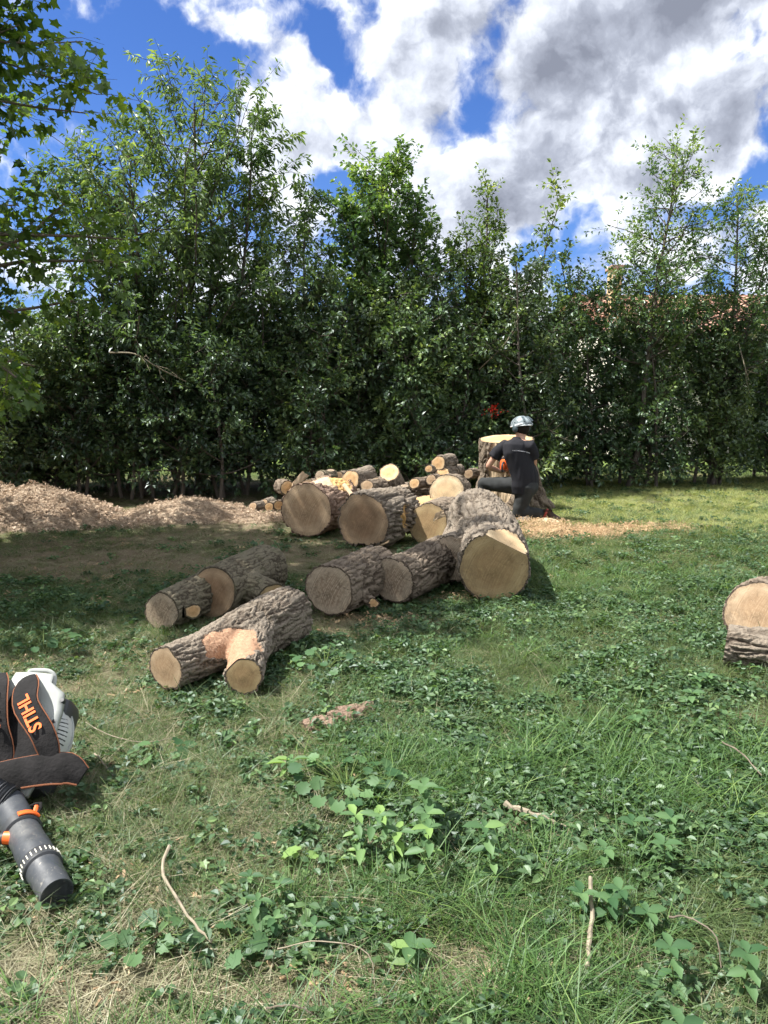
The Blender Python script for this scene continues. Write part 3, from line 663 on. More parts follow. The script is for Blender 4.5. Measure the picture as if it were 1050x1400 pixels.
def tree(name, label, cat, base, stems, leaf, bark='bark_thin', group=None, seed=1, top=None, split=0):
    """stems: dicts with h, lean, limbs, t0, spread, elev, twigs, leaves, L ..."""
    rng = np.random.default_rng(seed); base = np.array([base[0], base[1], gzf(base[0], base[1]) - .05])
    T = thing(name, label, cat, base, group); trunk = []; fine = []; LP = []; LD = []
    for s in stems:
        off = np.array([*rng.normal(0, s.get('foot', .05), 2), 0]); h = s['h']; p0 = base + off
        n = 12; d = np.array([s.get('lx', 0.), s.get('ly', 0.), 1.])
        tp = wander(rng, p0, d, h * np.linalg.norm(d), n, s.get('wob', .05), .03)
        tp[:, 2] = base[2] + (tp[:, 2] - base[2]) * h / max(.1, tp[-1, 2] - base[2])
        tgt = p0[:2] + np.array([s.get('lx', 0.), s.get('ly', 0.)]) * h; tp[:, :2] += (tgt - tp[-1, :2]) * np.linspace(0, 1, n + 1)[:, None] ** 1.2; r0 = s.get('r', h * .012)
        trunk.append((tp, r0 * (1 - .88 * np.linspace(0, 1, n + 1)) + .004, 8))
        ga = rng.uniform(0, 6.28)
        for i in range(s['limbs']):
            u = (i + rng.uniform(0, 1)) / s['limbs']; t = s['t0'] + (1 - s['t0']) * u ** s.get('pw', 1.)
            ti = t * n; k0 = min(n - 1, int(ti)); p = tp[k0] + (tp[k0 + 1] - tp[k0]) * (ti - k0)
            ga += 2.4 + rng.normal(0, .3); el = s['elev'] + rng.normal(0, .18) + (.5 * t if s.get('rise') else 0)
            prof = s.get('prof', lambda u: math.sin(math.pi * min(1, .15 + .8 * u)) ** .7)(u)
            Ll = s['spread'] * prof * rng.uniform(.6, 1.15)
            if Ll < .12: Ll = .12
            d = np.array([math.cos(ga) * math.cos(el), math.sin(ga) * math.cos(el) * s.get('flat', 1.), math.sin(el)])
            lp = wander(rng, p, d, Ll, 6, .12, s.get('lift', .05)); rr = r0 * (1 - .85 * t) * .45 + .003
            trunk.append((lp, rr * (1 - .8 * np.linspace(0, 1, 7)) + .0015, 4))
            nt = max(2, int(s['twigs'] * (Ll / s['spread']) + .5))
            for j in range(nt):
                v = rng.uniform(.2, 1.0); vi = v * 6; k1 = min(5, int(vi)); q = lp[k1] + (lp[k1 + 1] - lp[k1]) * (vi - k1)
                ax = lp[k1 + 1] - lp[k1]; ax /= np.linalg.norm(ax); dd = ax * .6 + rng.normal(0, .55, 3) + np.array([0, 0, s.get('tlift', .1)])
                tw = wander(rng, q, dd, s['tl'] * rng.uniform(.5, 1.3), 3, .15, s.get('tdroop', 0.)); fine.append((tw, np.linspace(.0035, .0012, 4) * s.get('tr', 1), 3))
                nl = s['leaves']; w = rng.uniform(.1, 1.08, nl) * 3; w = np.minimum(w, 2.999); ki = w.astype(int); fr = (w - ki)[:, None]
                pp = tw[ki] * (1 - fr) + tw[np.minimum(ki + 1, 3)] * fr; axd = tw[ki + 1] - tw[ki]; axd /= np.linalg.norm(axd, axis=1)[:, None]
                side = rng.normal(0, 1, (nl, 3)); side -= axd * (side * axd).sum(1)[:, None]; side /= np.linalg.norm(side, axis=1)[:, None]
                LP.append(pp + side * s.get('jit', .02)); LD.append(side + axd * .7 + np.array([0, 0, -s.get('droop', .2)]))
    LP = np.concatenate(LP); LD = np.concatenate(LD); nl = len(LP)
    if top is not None:
        kp = LP[:, 2] < top(LP[:, 0]) ; LP = LP[kp]; LD = LD[kp]; nl = len(LP)
    s0 = stems[0]; nm = rng.normal(0, .55, (nl, 3)) + np.array([0, 0, 1.])
    Lz = s0['L'] * rng.uniform(.6, 1.25, nl)
    V, Fs, k_ = place_leaves(LP, LD, nm, Lz, s0.get('shape', 'tri'), s0.get('asp', .55), rng)
    clump = fbm(LP * 2.1, seed, 2); val = np.clip(rng.uniform(0, .8, nl) ** 1.1 + (clump - .5) * 1.5 + rng.normal(0, .06, nl), 0, 1)
    if split:
        dx = LP - np.array([0, 0, CAMZ]); dep = dx[:, 1] * math.cos(PITCH) - dx[:, 2] * math.sin(PITCH); upc = dx[:, 1] * math.sin(PITCH) + dx[:, 2] * math.cos(PITCH)
        inv = (np.abs(dx[:, 0] / dep) < .5) & (np.abs(upc / dep) < .665) & (dep > 1); pick = np.argsort(np.where(inv, -Lz / dep, 1))[:split]; pv = len(V) // nl
        keep_ = np.ones(nl, bool); keep_[pick] = False
        for i in pick: npmesh('leaf', V[i * pv:(i + 1) * pv], Fs[i * k_:(i + 1) * k_] - i * pv, leaf, T, False, fattr=np.full(k_, val[i]))
        Fs = Fs.reshape(nl, k_, 3)[keep_].reshape(-1, 3); val = val[keep_]
    cr_ = npmesh('crown', V, Fs, leaf, T, False, fattr=np.repeat(val, k_)); cr_['kind'] = 'stuff'
    V, Fs = tubes_mesh(trunk); npmesh('trunk', V, Fs, bark, T, True, vattr=np.full(len(V), .6))
    V, Fs = tubes_mesh(fine); npmesh('twigs', V, Fs, 'twig' if (bark != 'bark_thin' or seed % 3 == 0) else 'twig_dark', T, True)['kind'] = 'stuff'
    return T

# hedge row: line from left (nearer) to right (farther)
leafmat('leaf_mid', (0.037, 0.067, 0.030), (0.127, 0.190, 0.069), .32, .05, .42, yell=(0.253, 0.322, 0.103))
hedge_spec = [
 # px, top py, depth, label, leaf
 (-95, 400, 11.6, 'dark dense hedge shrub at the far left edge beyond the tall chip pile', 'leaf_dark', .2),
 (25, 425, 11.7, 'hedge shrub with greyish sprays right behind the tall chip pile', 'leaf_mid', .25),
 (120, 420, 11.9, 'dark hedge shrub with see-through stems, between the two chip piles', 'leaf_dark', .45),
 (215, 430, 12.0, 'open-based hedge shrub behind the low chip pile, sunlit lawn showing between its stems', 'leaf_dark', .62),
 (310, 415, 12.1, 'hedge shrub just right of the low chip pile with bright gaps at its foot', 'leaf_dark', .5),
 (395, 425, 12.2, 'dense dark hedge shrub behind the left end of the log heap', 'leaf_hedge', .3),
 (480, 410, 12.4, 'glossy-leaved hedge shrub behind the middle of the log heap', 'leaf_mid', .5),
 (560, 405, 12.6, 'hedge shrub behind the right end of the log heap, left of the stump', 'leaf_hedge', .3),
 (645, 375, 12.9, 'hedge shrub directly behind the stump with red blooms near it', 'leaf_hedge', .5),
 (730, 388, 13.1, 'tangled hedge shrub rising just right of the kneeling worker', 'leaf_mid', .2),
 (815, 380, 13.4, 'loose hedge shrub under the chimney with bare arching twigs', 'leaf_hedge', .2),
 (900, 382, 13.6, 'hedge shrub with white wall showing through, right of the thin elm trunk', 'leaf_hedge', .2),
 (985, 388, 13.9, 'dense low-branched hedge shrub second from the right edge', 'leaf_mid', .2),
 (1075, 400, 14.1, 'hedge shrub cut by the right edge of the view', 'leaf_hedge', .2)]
for i, (px, ty, Yd, lab, lf, gap) in enumerate(hedge_spec):
    top = HY(px, ty, Yd); r = random.Random(i)
    st = [dict(h=top[2] * r.uniform(.66, 1.14), lx=r.uniform(-.16, .16), ly=r.uniform(-.08, .08), foot=.32, wob=.07, limbs=30, t0=max(.06, gap / top[2] * .8), spread=.78, elev=.35, twigs=10, tl=.36,
                leaves=17, L=.078, asp=.6, jit=.02, r=.028, prof=lambda u: .95 - .35 * u) for _ in range(5)]
    tree('hedge_shrub', lab, 'shrub', (top[0], Yd), st, lf, seed=100 + i, group='hedge shrubs along the back of the lawn')
# a second line of the same hedge further back closes most of the gaps
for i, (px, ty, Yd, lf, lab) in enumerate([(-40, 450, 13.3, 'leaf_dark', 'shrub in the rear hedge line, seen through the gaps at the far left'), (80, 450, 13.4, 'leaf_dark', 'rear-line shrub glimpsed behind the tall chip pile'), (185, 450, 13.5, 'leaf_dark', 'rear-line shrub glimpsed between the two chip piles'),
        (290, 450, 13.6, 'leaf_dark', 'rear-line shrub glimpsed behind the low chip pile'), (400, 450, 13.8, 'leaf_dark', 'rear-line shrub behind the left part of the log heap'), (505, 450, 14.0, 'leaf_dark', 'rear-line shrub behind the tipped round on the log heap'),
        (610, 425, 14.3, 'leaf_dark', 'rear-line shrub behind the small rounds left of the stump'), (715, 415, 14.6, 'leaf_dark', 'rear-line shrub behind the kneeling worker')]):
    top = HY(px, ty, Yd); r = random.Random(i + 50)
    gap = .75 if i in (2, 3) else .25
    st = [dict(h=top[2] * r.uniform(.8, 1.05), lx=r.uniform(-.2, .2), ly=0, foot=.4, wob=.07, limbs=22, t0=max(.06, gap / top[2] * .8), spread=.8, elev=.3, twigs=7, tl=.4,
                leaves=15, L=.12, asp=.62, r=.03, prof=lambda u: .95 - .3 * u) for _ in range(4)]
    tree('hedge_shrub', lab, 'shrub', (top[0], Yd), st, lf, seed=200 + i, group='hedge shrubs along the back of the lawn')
def T_(px, ty, Yd): p = HY(px, ty, Yd); return p
# tall walnut-like trees on the left
p = T_(262, 100, 12.9)
tree('walnut_tree', 'tallest airy tree with drooping leaflets rising left of centre', 'tree', (p[0] - .1, 12.9), [
    dict(h=p[2] - .45, lx=.02, foot=.1, limbs=56, t0=.26, spread=2.25, elev=.55, twigs=11, tl=.5, leaves=18, L=.125, asp=.30, droop=.9, jit=.015, r=.07, tdroop=-.05, prof=lambda u: 1.0 - .08 * u - .62 * u ** 4, tr=1.4),
    dict(h=T_(365, 148, 12.9)[2] - .35, lx=.19, foot=.1, limbs=34, t0=.35, spread=1.15, elev=.65, twigs=10, tl=.4, leaves=22, L=.12, r=.05, tdroop=-.05, prof=lambda u: 1. - .45 * u, droop=.9),
    dict(h=T_(300, 240, 12.9)[2], lx=.07, foot=.1, limbs=26, t0=.35, spread=1.1, elev=.6, twigs=9, tl=.4, leaves=18, L=.12, r=.05, tdroop=-.05, prof=lambda u: 1. - .45 * u, droop=.9)], 'leaf_walnut', seed=301)
p = T_(175, 150, 12.3)
tree('walnut_tree', 'airy drooping-leaved tree between the maple and the tallest tree', 'tree', (p[0], 12.3), [
    dict(h=p[2] - .6, foot=.1, limbs=48, t0=.26, spread=2.0, elev=.5, twigs=11, tl=.5, leaves=17, L=.12, asp=.32, droop=.8, r=.06, tdroop=-.04, prof=lambda u: 1.0 - .08 * u - .62 * u ** 4),
    dict(h=T_(110, 215, 12.3)[2] - .3, lx=-.17, foot=.1, limbs=34, t0=.3, spread=1.4, elev=.6, twigs=10, tl=.45, leaves=18, L=.12, droop=.8, r=.05, prof=lambda u: 1. - .5 * u)], 'leaf_walnut', seed=302)
p = T_(415, 268, 13.0)
tree('young_walnut_tree', 'small pale-leaved tree in the dip between the tallest tree and the round-topped tree', 'tree', (p[0], 13.0), [
    dict(h=p[2] - .2, foot=.1, lx=.02, limbs=46, t0=.25, spread=1.5, elev=.55, twigs=11, tl=.36, leaves=20, L=.11, asp=.34, droop=.6, r=.045, prof=lambda u: 1. - .6 * u)], 'leaf_walnut', seed=303)
# dense centre tree
p = T_(530, 228, 13.3)
tree('pear_tree', 'dense round-topped green tree standing in the centre of the hedge', 'tree', (p[0], 13.3), [
    dict(h=p[2], foot=.08, limbs=80, t0=.28, spread=1.65, elev=.65, twigs=15, tl=.36, leaves=22, L=.085, asp=.62, r=.07, prof=lambda u: 1. - .74 * u ** 1.8),
    dict(h=p[2] * .90, foot=.1, lx=.09, limbs=40, t0=.3, spread=.9, elev=.85, twigs=12, tl=.36, leaves=20, L=.085, r=.05, prof=lambda u: 1. - .72 * u),
    dict(h=p[2] * .88, foot=.1, lx=-.1, limbs=40, t0=.3, spread=.9, elev=.85, twigs=12, tl=.36, leaves=20, L=.085, r=.05, prof=lambda u: 1. - .72 * u)], 'leaf_pear', seed=304)
p = T_(655, 250, 13.2)
tree('sapling_tree', 'yellow-green sapling with upright shoots right of the round-topped tree', 'tree', (p[0] + .1, 13.2), [
    dict(h=p[2], foot=.05, lx=-.01, limbs=36, t0=.4, spread=.62, elev=1.0, twigs=7, tl=.3, leaves=16, L=.075, asp=.55, r=.035, prof=lambda u: 1. - .7 * u),
    dict(h=T_(680, 300, 13.2)[2], foot=.1, lx=.06, limbs=26, t0=.4, spread=.6, elev=1.0, twigs=6, tl=.3, leaves=14, L=.07, r=.03, prof=lambda u: 1. - .5 * u),
    dict(h=T_(620, 320, 13.2)[2], foot=.1, lx=-.08, limbs=26, t0=.4, spread=.7, elev=.9, twigs=7, tl=.3, leaves=16, L=.07, r=.03, prof=lambda u: 1. - .5 * u)], 'leaf_shoot', seed=305)
p = T_(742, 272, 13.3)
tree('arching_sapling', 'thin leaning shoot with an olive leaf tuft at its tip, left of the chimney', 'tree', (p[0] - .32, 13.3), [
    dict(h=p[2], foot=.02, lx=.13, limbs=16, t0=.62, spread=.42, elev=.9, twigs=5, tl=.22, leaves=10, L=.085, asp=.6, r=.02, wob=.07, prof=lambda u: .35 + .65 * u)], 'leaf_shoot', seed=306)
p = T_(915, 198, 13.4)
tree('elm_tree', 'open-crowned elm with a thin straight trunk and wide layered branches, right of the chimney', 'tree', (HY(872, 400, 13.4)[0], 13.4), [
    dict(h=p[2], foot=.02, lx=.10, limbs=60, t0=.36, spread=1.6, elev=.42, twigs=12, tl=.42, leaves=20, L=.07, asp=.55, r=.05, lift=.06, prof=lambda u: 1.0 - .78 * u, flat=.8)], 'leaf_elm', seed=307)
p = T_(1000, 262, 13.6)
tree('elm_tree', 'smaller open elm by the right edge in front of the tiled roof', 'tree', (HY(985, 400, 13.6)[0], 13.6), [
    dict(h=p[2], foot=.02, lx=.03, limbs=50, t0=.33, spread=1.4, elev=.4, twigs=11, tl=.42, leaves=20, L=.07, asp=.55, r=.045, lift=.05, prof=lambda u: 1.0 - .7 * u),
    dict(h=p[2] * .9, foot=.1, lx=.16, limbs=24, t0=.4, spread=.9, elev=.5, twigs=8, tl=.4, leaves=18, L=.07, r=.035, prof=lambda u: 1.0 - .6 * u)], 'leaf_elm', seed=308)
# big maple on the left whose crown overhangs the lawn and shades it
MAPLE = (-5.5, 7.3)
tree('maple_tree', 'large maple at the left edge, its lobed leaves hanging over the lawn', 'tree', MAPLE, [
    dict(h=9.0, foot=.02, lx=.03, ly=-.05, limbs=42, t0=.38, spread=2.6, elev=.2, twigs=24, tl=.5, leaves=15, L=.090, asp=.95, shape='lobed', droop=.7, jit=.05, r=.22, wob=.03, lift=.02, tdroop=-.06,
         prof=lambda u: .85 + .15 * math.sin(math.pi * u) - .35 * u * u, tr=1.5),
    dict(h=5.6, foot=.2, lx=.06, ly=-.03, limbs=120, t0=.33, spread=2.75, elev=.12, twigs=20, tl=.5, leaves=14, L=.10, droop=.7, jit=.05, r=.12, wob=.03, lift=.02, tdroop=-.06, prof=lambda u: .95, tr=1.2)], 'leaf_maple', 'bark_grey', seed=309, split=300)

# ------------------------------------------------------------------ house and far lawn behind the hedge
def house():
    T = thing('house', 'pale rendered house with a clay tiled roof seen over the hedge on the right', 'house', (9.5, 22, 0))
    x0, x1, y0, y1, ze = 6.0, 21, 20.5, 29, 3.22
    b = MB(); b.box(((x0 + x1) / 2, (y0 + y1) / 2, ze / 2 - .1), (x1 - x0, y1 - y0, ze + .2)); b.build('wall', 'stucco', T, False)
    rd = MB(); yr = (y0 + y1) / 2; zr = ze + 1.40
    n = 150; xs = np.linspace(x0 - .4, x1 + .4, n)
    for sg in (-1, 1):
        ye = y0 - .45 if sg < 0 else y1 + .45; rows = 22; P = []
        for i in range(rows):
            for e in (0, 1):
                t = (i + e) / rows; z = ze - .1 + (zr - ze + .1) * t + (.04 if e == 0 else 0); y = ye + (yr - ye) * t
                P.append(np.stack([xs, np.full(n, y), z + .035 * np.abs(np.sin(xs * 12))], 1))
        rd.grid(np.array(P))
    rf = rd.build('roof', 'roof_clay', T, False)
    c = MB(); cp = HY(841, 395, 21.5); c.box((cp[0], 21.6, 4.05), (.26, .5, 1.7), bev=.01); ch = c.build('chimney', 'chimney_stucco', T, False)
    c = MB(); c.box((cp[0], 21.6, 4.95), (.36, .6, .10), bev=.01); c.build('chimney_cap', 'roof_clay', ch, False)
    for wx in (7.0, 10.2, 13.5):
        w = MB(); w.box((wx, y0 - .03, 1.7), (1.1, .08, 1.2)); wo = w.build('window', 'stucco', T, False)
        w = MB(); w.box((wx, y0 - .075, 1.7), (.95, .03, 1.05)); w.build('pane', 'window_glass', wo, False)
house()
b = MB(); b.box((-9.2, 17.5, 1.1), (4.2, .2, 2.2)); o = b.build('garden_wall', 'stucco', None, False); tagit(o, 'pale garden wall glimpsed through the hedge behind the tall chip pile', 'wall')
for i, (x, y, h, lab) in enumerate([(-16, 40, 4.6, 'distant bushy tree beyond the hedge on the far left'), (-6, 46, 4.4, 'distant tree behind the tallest walnut, beyond the far lawn'), (3, 44, 4.6, 'distant tree beyond the hedge, left of the tiled house')]):
    tree('distant_tree', lab, 'tree', (x, y), [dict(h=h, foot=.1, limbs=50, t0=.15, spread=2.6, elev=.5, twigs=14, tl=1.0, leaves=8, L=.38, asp=.8, r=.25, prof=lambda u: 1. - .6 * u * u)], 'leaf_pear', seed=330 + i, group='trees far beyond the hedge')

# ------------------------------------------------------------------ logs
def cyl_grid(pts, rad, dl=.012, dth=.011, lobes=0., seed=0, ext=(0., 0.)):
    pts = np.asarray(pts, float); rad = np.asarray(rad, float)
    P = smoothpts(pts, 40); Rr = np.interp(np.linspace(0, 1, 40), np.linspace(0, 1, len(rad)), rad)
    d0 = P[0] - P[1]; d0 /= np.linalg.norm(d0); d1 = P[-1] - P[-2]; d1 /= np.linalg.norm(d1)
    P = np.vstack([P[0] + d0 * ext[0], P, P[-1] + d1 * ext[1]]); Rr = np.r_[Rr[0], Rr, Rr[-1]]
    s = np.r_[0, np.cumsum(np.linalg.norm(np.diff(P, axis=0), axis=1))]; n = max(6, int(s[-1] / dl)); u = np.linspace(0, s[-1], n)
    C = np.stack([np.interp(u, s, P[:, i]) for i in range(3)], 1); Rr = np.interp(u, s, Rr); m = max(24, int(2 * math.pi * Rr.max() / dth))
    return C, Rr, m
def log_surface(limbs, fork, vox, ext, seed, shape=.06):
    bmv = []; bmf = []; off = 0; fr = []
    for li, (pts, rad) in enumerate(limbs):
        e = ext[li] if ext else (.1, .1)
        C, Rr, m = cyl_grid(pts, rad, *( (.03, .03) if fork else (vox, vox)), ext=e)
        T = np.gradient(C, axis=0); T /= np.linalg.norm(T, axis=1)[:, None]; _, u, _ = frame(T[0])
        U = u - T * (T @ u)[:, None]; U /= np.linalg.norm(U, axis=1)[:, None]; Wd = np.cross(T, U); a = np.arange(m) * 2 * math.pi / m
        dirs = np.cos(a)[None, :, None] * U[:, None] + np.sin(a)[None, :, None] * Wd[:, None]
        s = np.r_[0, np.cumsum(np.linalg.norm(np.diff(C, axis=0), axis=1))]
        ff = np.stack([np.broadcast_to(np.cos(a)[None] * 1.3, (len(C), m)).ravel(), np.broadcast_to(np.sin(a)[None] * 1.3, (len(C), m)).ravel(), np.broadcast_to(s[:, None] * 2.2, (len(C), m)).ravel()], 1)
        wob = 1 + shape * 2 * (fbm(ff, seed + li * 5, 2) - .5).reshape(len(C), m)
        V = C[:, None] + (Rr[:, None] * wob)[..., None] * dirs
        n = len(C); Fs = [[i * m + j, i * m + (j + 1) % m, (i + 1) * m + (j + 1) % m, (i + 1) * m + j] for i in range(n - 1) for j in range(m)]
        if fork: Fs += [list(range(m))[::-1], [(n - 1) * m + j for j in range(m)]]
        bmv.append(V.reshape(-1, 3)); bmf += [[i + off for i in f] for f in Fs]; off += n * m
        fr.append((C, Rr, T, u, s))
    V = np.concatenate(bmv)
    if fork:
        me = bpy.data.meshes.new('tmp'); me.from_pydata([tuple(v) for v in V], [], bmf); o = bpy.data.objects.new('tmp', me); COL.objects.link(o)
        md = o.modifiers.new('r', 'REMESH'); md.mode = 'VOXEL'; md.voxel_size = vox; md2 = o.modifiers.new('s', 'SMOOTH'); md2.factor = .6; md2.iterations = 10
        dg = bpy.context.evaluated_depsgraph_get(); e = o.evaluated_get(dg).to_mesh()
        V = np.empty(len(e.vertices) * 3); e.vertices.foreach_get('co', V); V = V.reshape(-1, 3); bmf = [list(p.vertices) for p in e.polygons]
        o.evaluated_get(dg).to_mesh_clear(); bpy.data.objects.remove(o)
    return V, bmf, fr
def iso(n, w): return 1 - sstep(0, w, np.abs(n - .5) * 2)
def bark_log(name, label, cat, limbs, cuts, fork=False, vox=.010, bark=.014, freq=20., barkm='bark', patches=(), kerfs=(), group=None, ext=None, seed=1, shape=.11, base=None, cutname='cut_face', warp=None, furrow=1.0):
    V, Fs, fr = log_surface(limbs, fork, vox, ext, seed, shape)
    if warp: V = warp(V)
    me = bpy.data.meshes.new('t'); me.from_pydata([tuple(v) for v in V], [], Fs); me.update()
    N = np.empty(len(V) * 3); me.vertices.foreach_get('normal', N); N = N.reshape(-1, 3); bpy.data.meshes.remove(me)
    # nearest limb and local coords
    best = np.full(len(V), 1e9); Lc = np.zeros((len(V), 3)); 
    for li, (C, Rr, T, u, s) in enumerate(fr):
        st = max(1, len(C) // 30); Cs = C[::st]; 
        idx = np.empty(len(V), int)
        for a in range(0, len(V), 20000):
            dd = ((V[a:a + 20000, None] - Cs[None]) ** 2).sum(2); idx[a:a + 20000] = dd.argmin(1)
        Tm = (C[-1] - C[0]); Tm /= np.linalg.norm(Tm); Um = u - Tm * u.dot(Tm); Um /= np.linalg.norm(Um); Wm = np.cross(Tm, Um)
        rel = V - Cs[idx]; al = ((V - C[0]) * Tm).sum(1); q = np.linalg.norm(rel, axis=1) / Rr[::st][idx]
        # twist coordinates follow the curve: subtract centre line offset
        off = Cs[idx] - C[0]; off = off - (off @ Tm)[:, None] * Tm
        loc = np.stack([(rel @ Um), (rel @ Wm), al + li * 7.3], 1); m = q < best; best[m] = q[m]; Lc[m] = loc[m]
    p = Lc * np.array([1, 1, .20]) * freq * .95; wv = fbm(Lc * freq * .35, seed + 3, 2)[:, None] - .5
    p = p + wv * np.array([1.5, -1.5, .8])
    f1 = iso(fbm(p * 1.15, seed, 2), .20); f2 = iso(vn(p * 1.7 + 5, seed + 7), .26); f3 = iso(vn(p * np.array([.8, .8, 2.6]), seed + 9), .18)
    fur = np.clip(np.maximum(np.maximum(f1, f2 * .8), f3 * .3), 0, 1)
    rid = fbm(Lc * freq * 2.1, seed + 21, 2)
    disp = bark * (-fur * furrow * 1.3 + (rid - .5) * .7 + (wv[:, 0]) * .5); hcol = 1 - fur * .9
    region = np.zeros(len(V), int)
    for pi, pt in enumerate(patches):
        q = (V - pt['c']) / np.asarray(pt['r']); ed = (fbm(V * pt.get('ef', 14), seed + 40 + pi, 2) - .5) * pt.get('edge', .5)
        inside = (q ** 2).sum(1) + ed < 1
        if 'plane' in pt: inside &= ((V - pt['c']) @ pt['plane']) > 0
        region[inside] = pi + 1
        dz = -pt.get('depth', bark * 1.1) + (fbm(V * np.asarray(pt.get('grain', (30, 30, 30))), seed + 50, 3) - .5) * pt.get('rough', .006)
        disp = np.where(inside, dz, disp)
    for (c, nrm, w, dep, rr) in kerfs:
        nrm = np.asarray(nrm) / np.linalg.norm(nrm); a = np.abs((V - c) @ nrm); near = np.linalg.norm(V - c, axis=1) < rr
        disp = np.where(near & (a < w), disp - dep, disp)
    V = V + N * disp[:, None]
    bm = bmesh.new(); fl = bm.verts.layers.float.new('furrow'); rg = bm.verts.layers.int.new('rg')
    bv = []
    for i, v in enumerate(V):
        x = bm.verts.new(v); x[fl] = hcol[i]; x[rg] = int(region[i]); bv.append(x)
    for f in Fs: bm.faces.new([bv[i] for i in f])
    for f in bm.faces:
        r0 = [v[rg] for v in f.verts]; f.material_index = max(set(r0), key=r0.count); f.smooth = True
    mats_ = [barkm] + [p_['m'] for p_ in patches]; info = {}
    for (c, nrm, rad, cm, reach) in cuts:
        cyl = rad * 1.4 if reach < 0 else 1e9; reach = abs(reach); reach2 = reach * (2.2 if cyl < 1e8 else 1)
        c = np.asarray(c, float); nrm = np.asarray(nrm, float) / np.linalg.norm(nrm); cv = Vector(c); nv = Vector(nrm)
        perp = lambda p_: ((p_ - cv) - nv * (p_ - cv).dot(nv)).length < cyl
        reg = [f for f in bm.faces if (f.calc_center_median() - cv).length < reach2 and perp(f.calc_center_median())]
        ge = set(reg)
        for f in reg: ge.update(f.edges); ge.update(f.verts)
        bmesh.ops.bisect_plane(bm, geom=list(ge), plane_co=cv, plane_no=nv, dist=1e-5)
        kill = [v for v in bm.verts if (v.co - cv).length < reach2 * 1.02 and perp(v.co) and (v.co - cv).dot(nv) > 1e-4]
        bmesh.ops.delete(bm, geom=kill, context='VERTS')
        be = [e for e in bm.edges if len(e.link_faces) == 1 and all(abs((v.co - cv).dot(nv)) < 2e-4 and (v.co - cv).length < reach and perp(v.co) for v in e.verts)]
        bs = list({v for e in be for v in e.verts})
        if len(bs) < 6: print('NOCAP', name, c); continue
        cen = sum((v.co for v in bs), Vector()) / len(bs); _, u_, w_ = frame(nrm)
        # order by walking the longest loop; fall back on the angle
        ang = sorted(bs, key=lambda v: math.atan2((v.co - cen).dot(Vector(w_)), (v.co - cen).dot(Vector(u_))))
        rr_ = np.array([(v.co - cen).length for v in ang]); n_ = len(ang); kk = max(3, n_ // 40) ; ker = np.ones(2 * kk + 1) / (2 * kk + 1)
        sm = np.convolve(np.r_[rr_[-kk:], rr_, rr_[:kk]], ker, 'valid'); sm = np.minimum(sm, rr_ * 1.02) * (1 - .022 / max(.05, rad) * .45)
        mi = len(mats_); mats_.append(cm); mats_.append('bark_edge'); info[mi] = (cen.copy(), u_, w_, rad)
        inner = []
        for v, r_ in zip(ang, sm):
            d_ = (v.co - cen); d_.normalize(); inner.append(bm.verts.new(cen + d_ * min(r_, (v.co - cen).length * .985)))
        cvt = bm.verts.new(cen + nv * .003)
        for i in range(n_):
            j = (i + 1) % n_
            try:
                f = bm.faces.new([ang[i], ang[j], inner[j], inner[i]]); f.material_index = mi + 1
                f = bm.faces.new([inner[i], inner[j], cvt]); f.material_index = mi
            except ValueError: pass
    # orphan cleanup and split into parts
    allv = np.array([v.co[:] for v in bm.verts]); 
    b0 = base if base is not None else np.array([allv[:, 0].mean(), allv[:, 1].mean(), 0])
    T = thing(name, label, cat, b0, group)
    bm.verts.index_update(); groups = {}
    for f in bm.faces: groups.setdefault(f.material_index, []).append(f)
    for mi, fs in groups.items():
        vs = {}; P_ = []; A = []; fl_ = []
        for f in fs:
            ids = []
            for v in f.verts:
                if v.index not in vs: vs[v.index] = len(P_); P_.append(v.co[:]); A.append(v[fl])
                ids.append(vs[v.index])
            fl_.append(ids)
        P_ = np.array(P_); mname = mats_[mi]; uv = None
        if mi in info: cen, u_, w_, rad = info[mi]; rel = P_ - np.array(cen); uv = np.stack([rel @ u_ / rad + seed * .13 * 0, rel @ w_ / rad], 1); nm = cutname
        elif mname == 'bark_edge': mname = barkm; nm = 'bark_rim'; A = [.15] * len(A)
        elif mi == 0: nm = 'bark'
        else: nm = 'bare_wood'
        npmesh(nm, P_, fl_, mname, T, mi not in info, vattr=A, uv=uv)
    bm.free(); return T

def axis_n(a, b): d = np.asarray(a, float) - np.asarray(b, float); return d / np.linalg.norm(d)
# near forked log
a1 = HZ(227, 914, .145); a2 = HZ(334, 924, .125); aj = HZ(338, 868, .175); ab = HZ(398, 838, .20); am = HZ(283, 893, .155)
na1 = axis_n(a1, am) + np.array([.0, -.30, 0]); na2 = np.array([-.12, -1, .02])
bark_log('forked_log', 'nearest forked log with orange stripped crotch and two sawn limb ends', 'log',
    [([a1, am, aj, ab], [.125, .125, .165, .185]), ([a2, a2 + (aj - a2) * .6 + np.array([.02, 0, .0]), aj + np.array([.06, .12, 0])], [.105, .12, .15])],
    [(a1, na1, .13, 'cut_tan', .32), (a2, na2, .11, 'cut_gold', .24), (ab, axis_n(ab, aj), .19, 'cut_tan', .5)], fork=True, vox=.0078, ext=[(.12, .14), (.10, .0)], freq=30, bark=.012, barkm='bark_grey', seed=3,
    patches=[dict(c=HZ(318, 868, .30), r=(.17, .20, .16), m='bare_orange', edge=1.3, ef=13, depth=.014, rough=.012), dict(c=HZ(300, 900, .22), r=(.12, .07, .07), m='bare_orange', edge=.6, ef=10, depth=.012, rough=.006), dict(c=HZ(342, 862, .33), r=(.10, .10, .08), m='bare_orange', edge=.5, ef=9, depth=.012)],
    kerfs=[(aj * .80 + ab * .20, axis_n(ab, aj) + np.array([.3, .0, .0]), .012, .030, .40)])
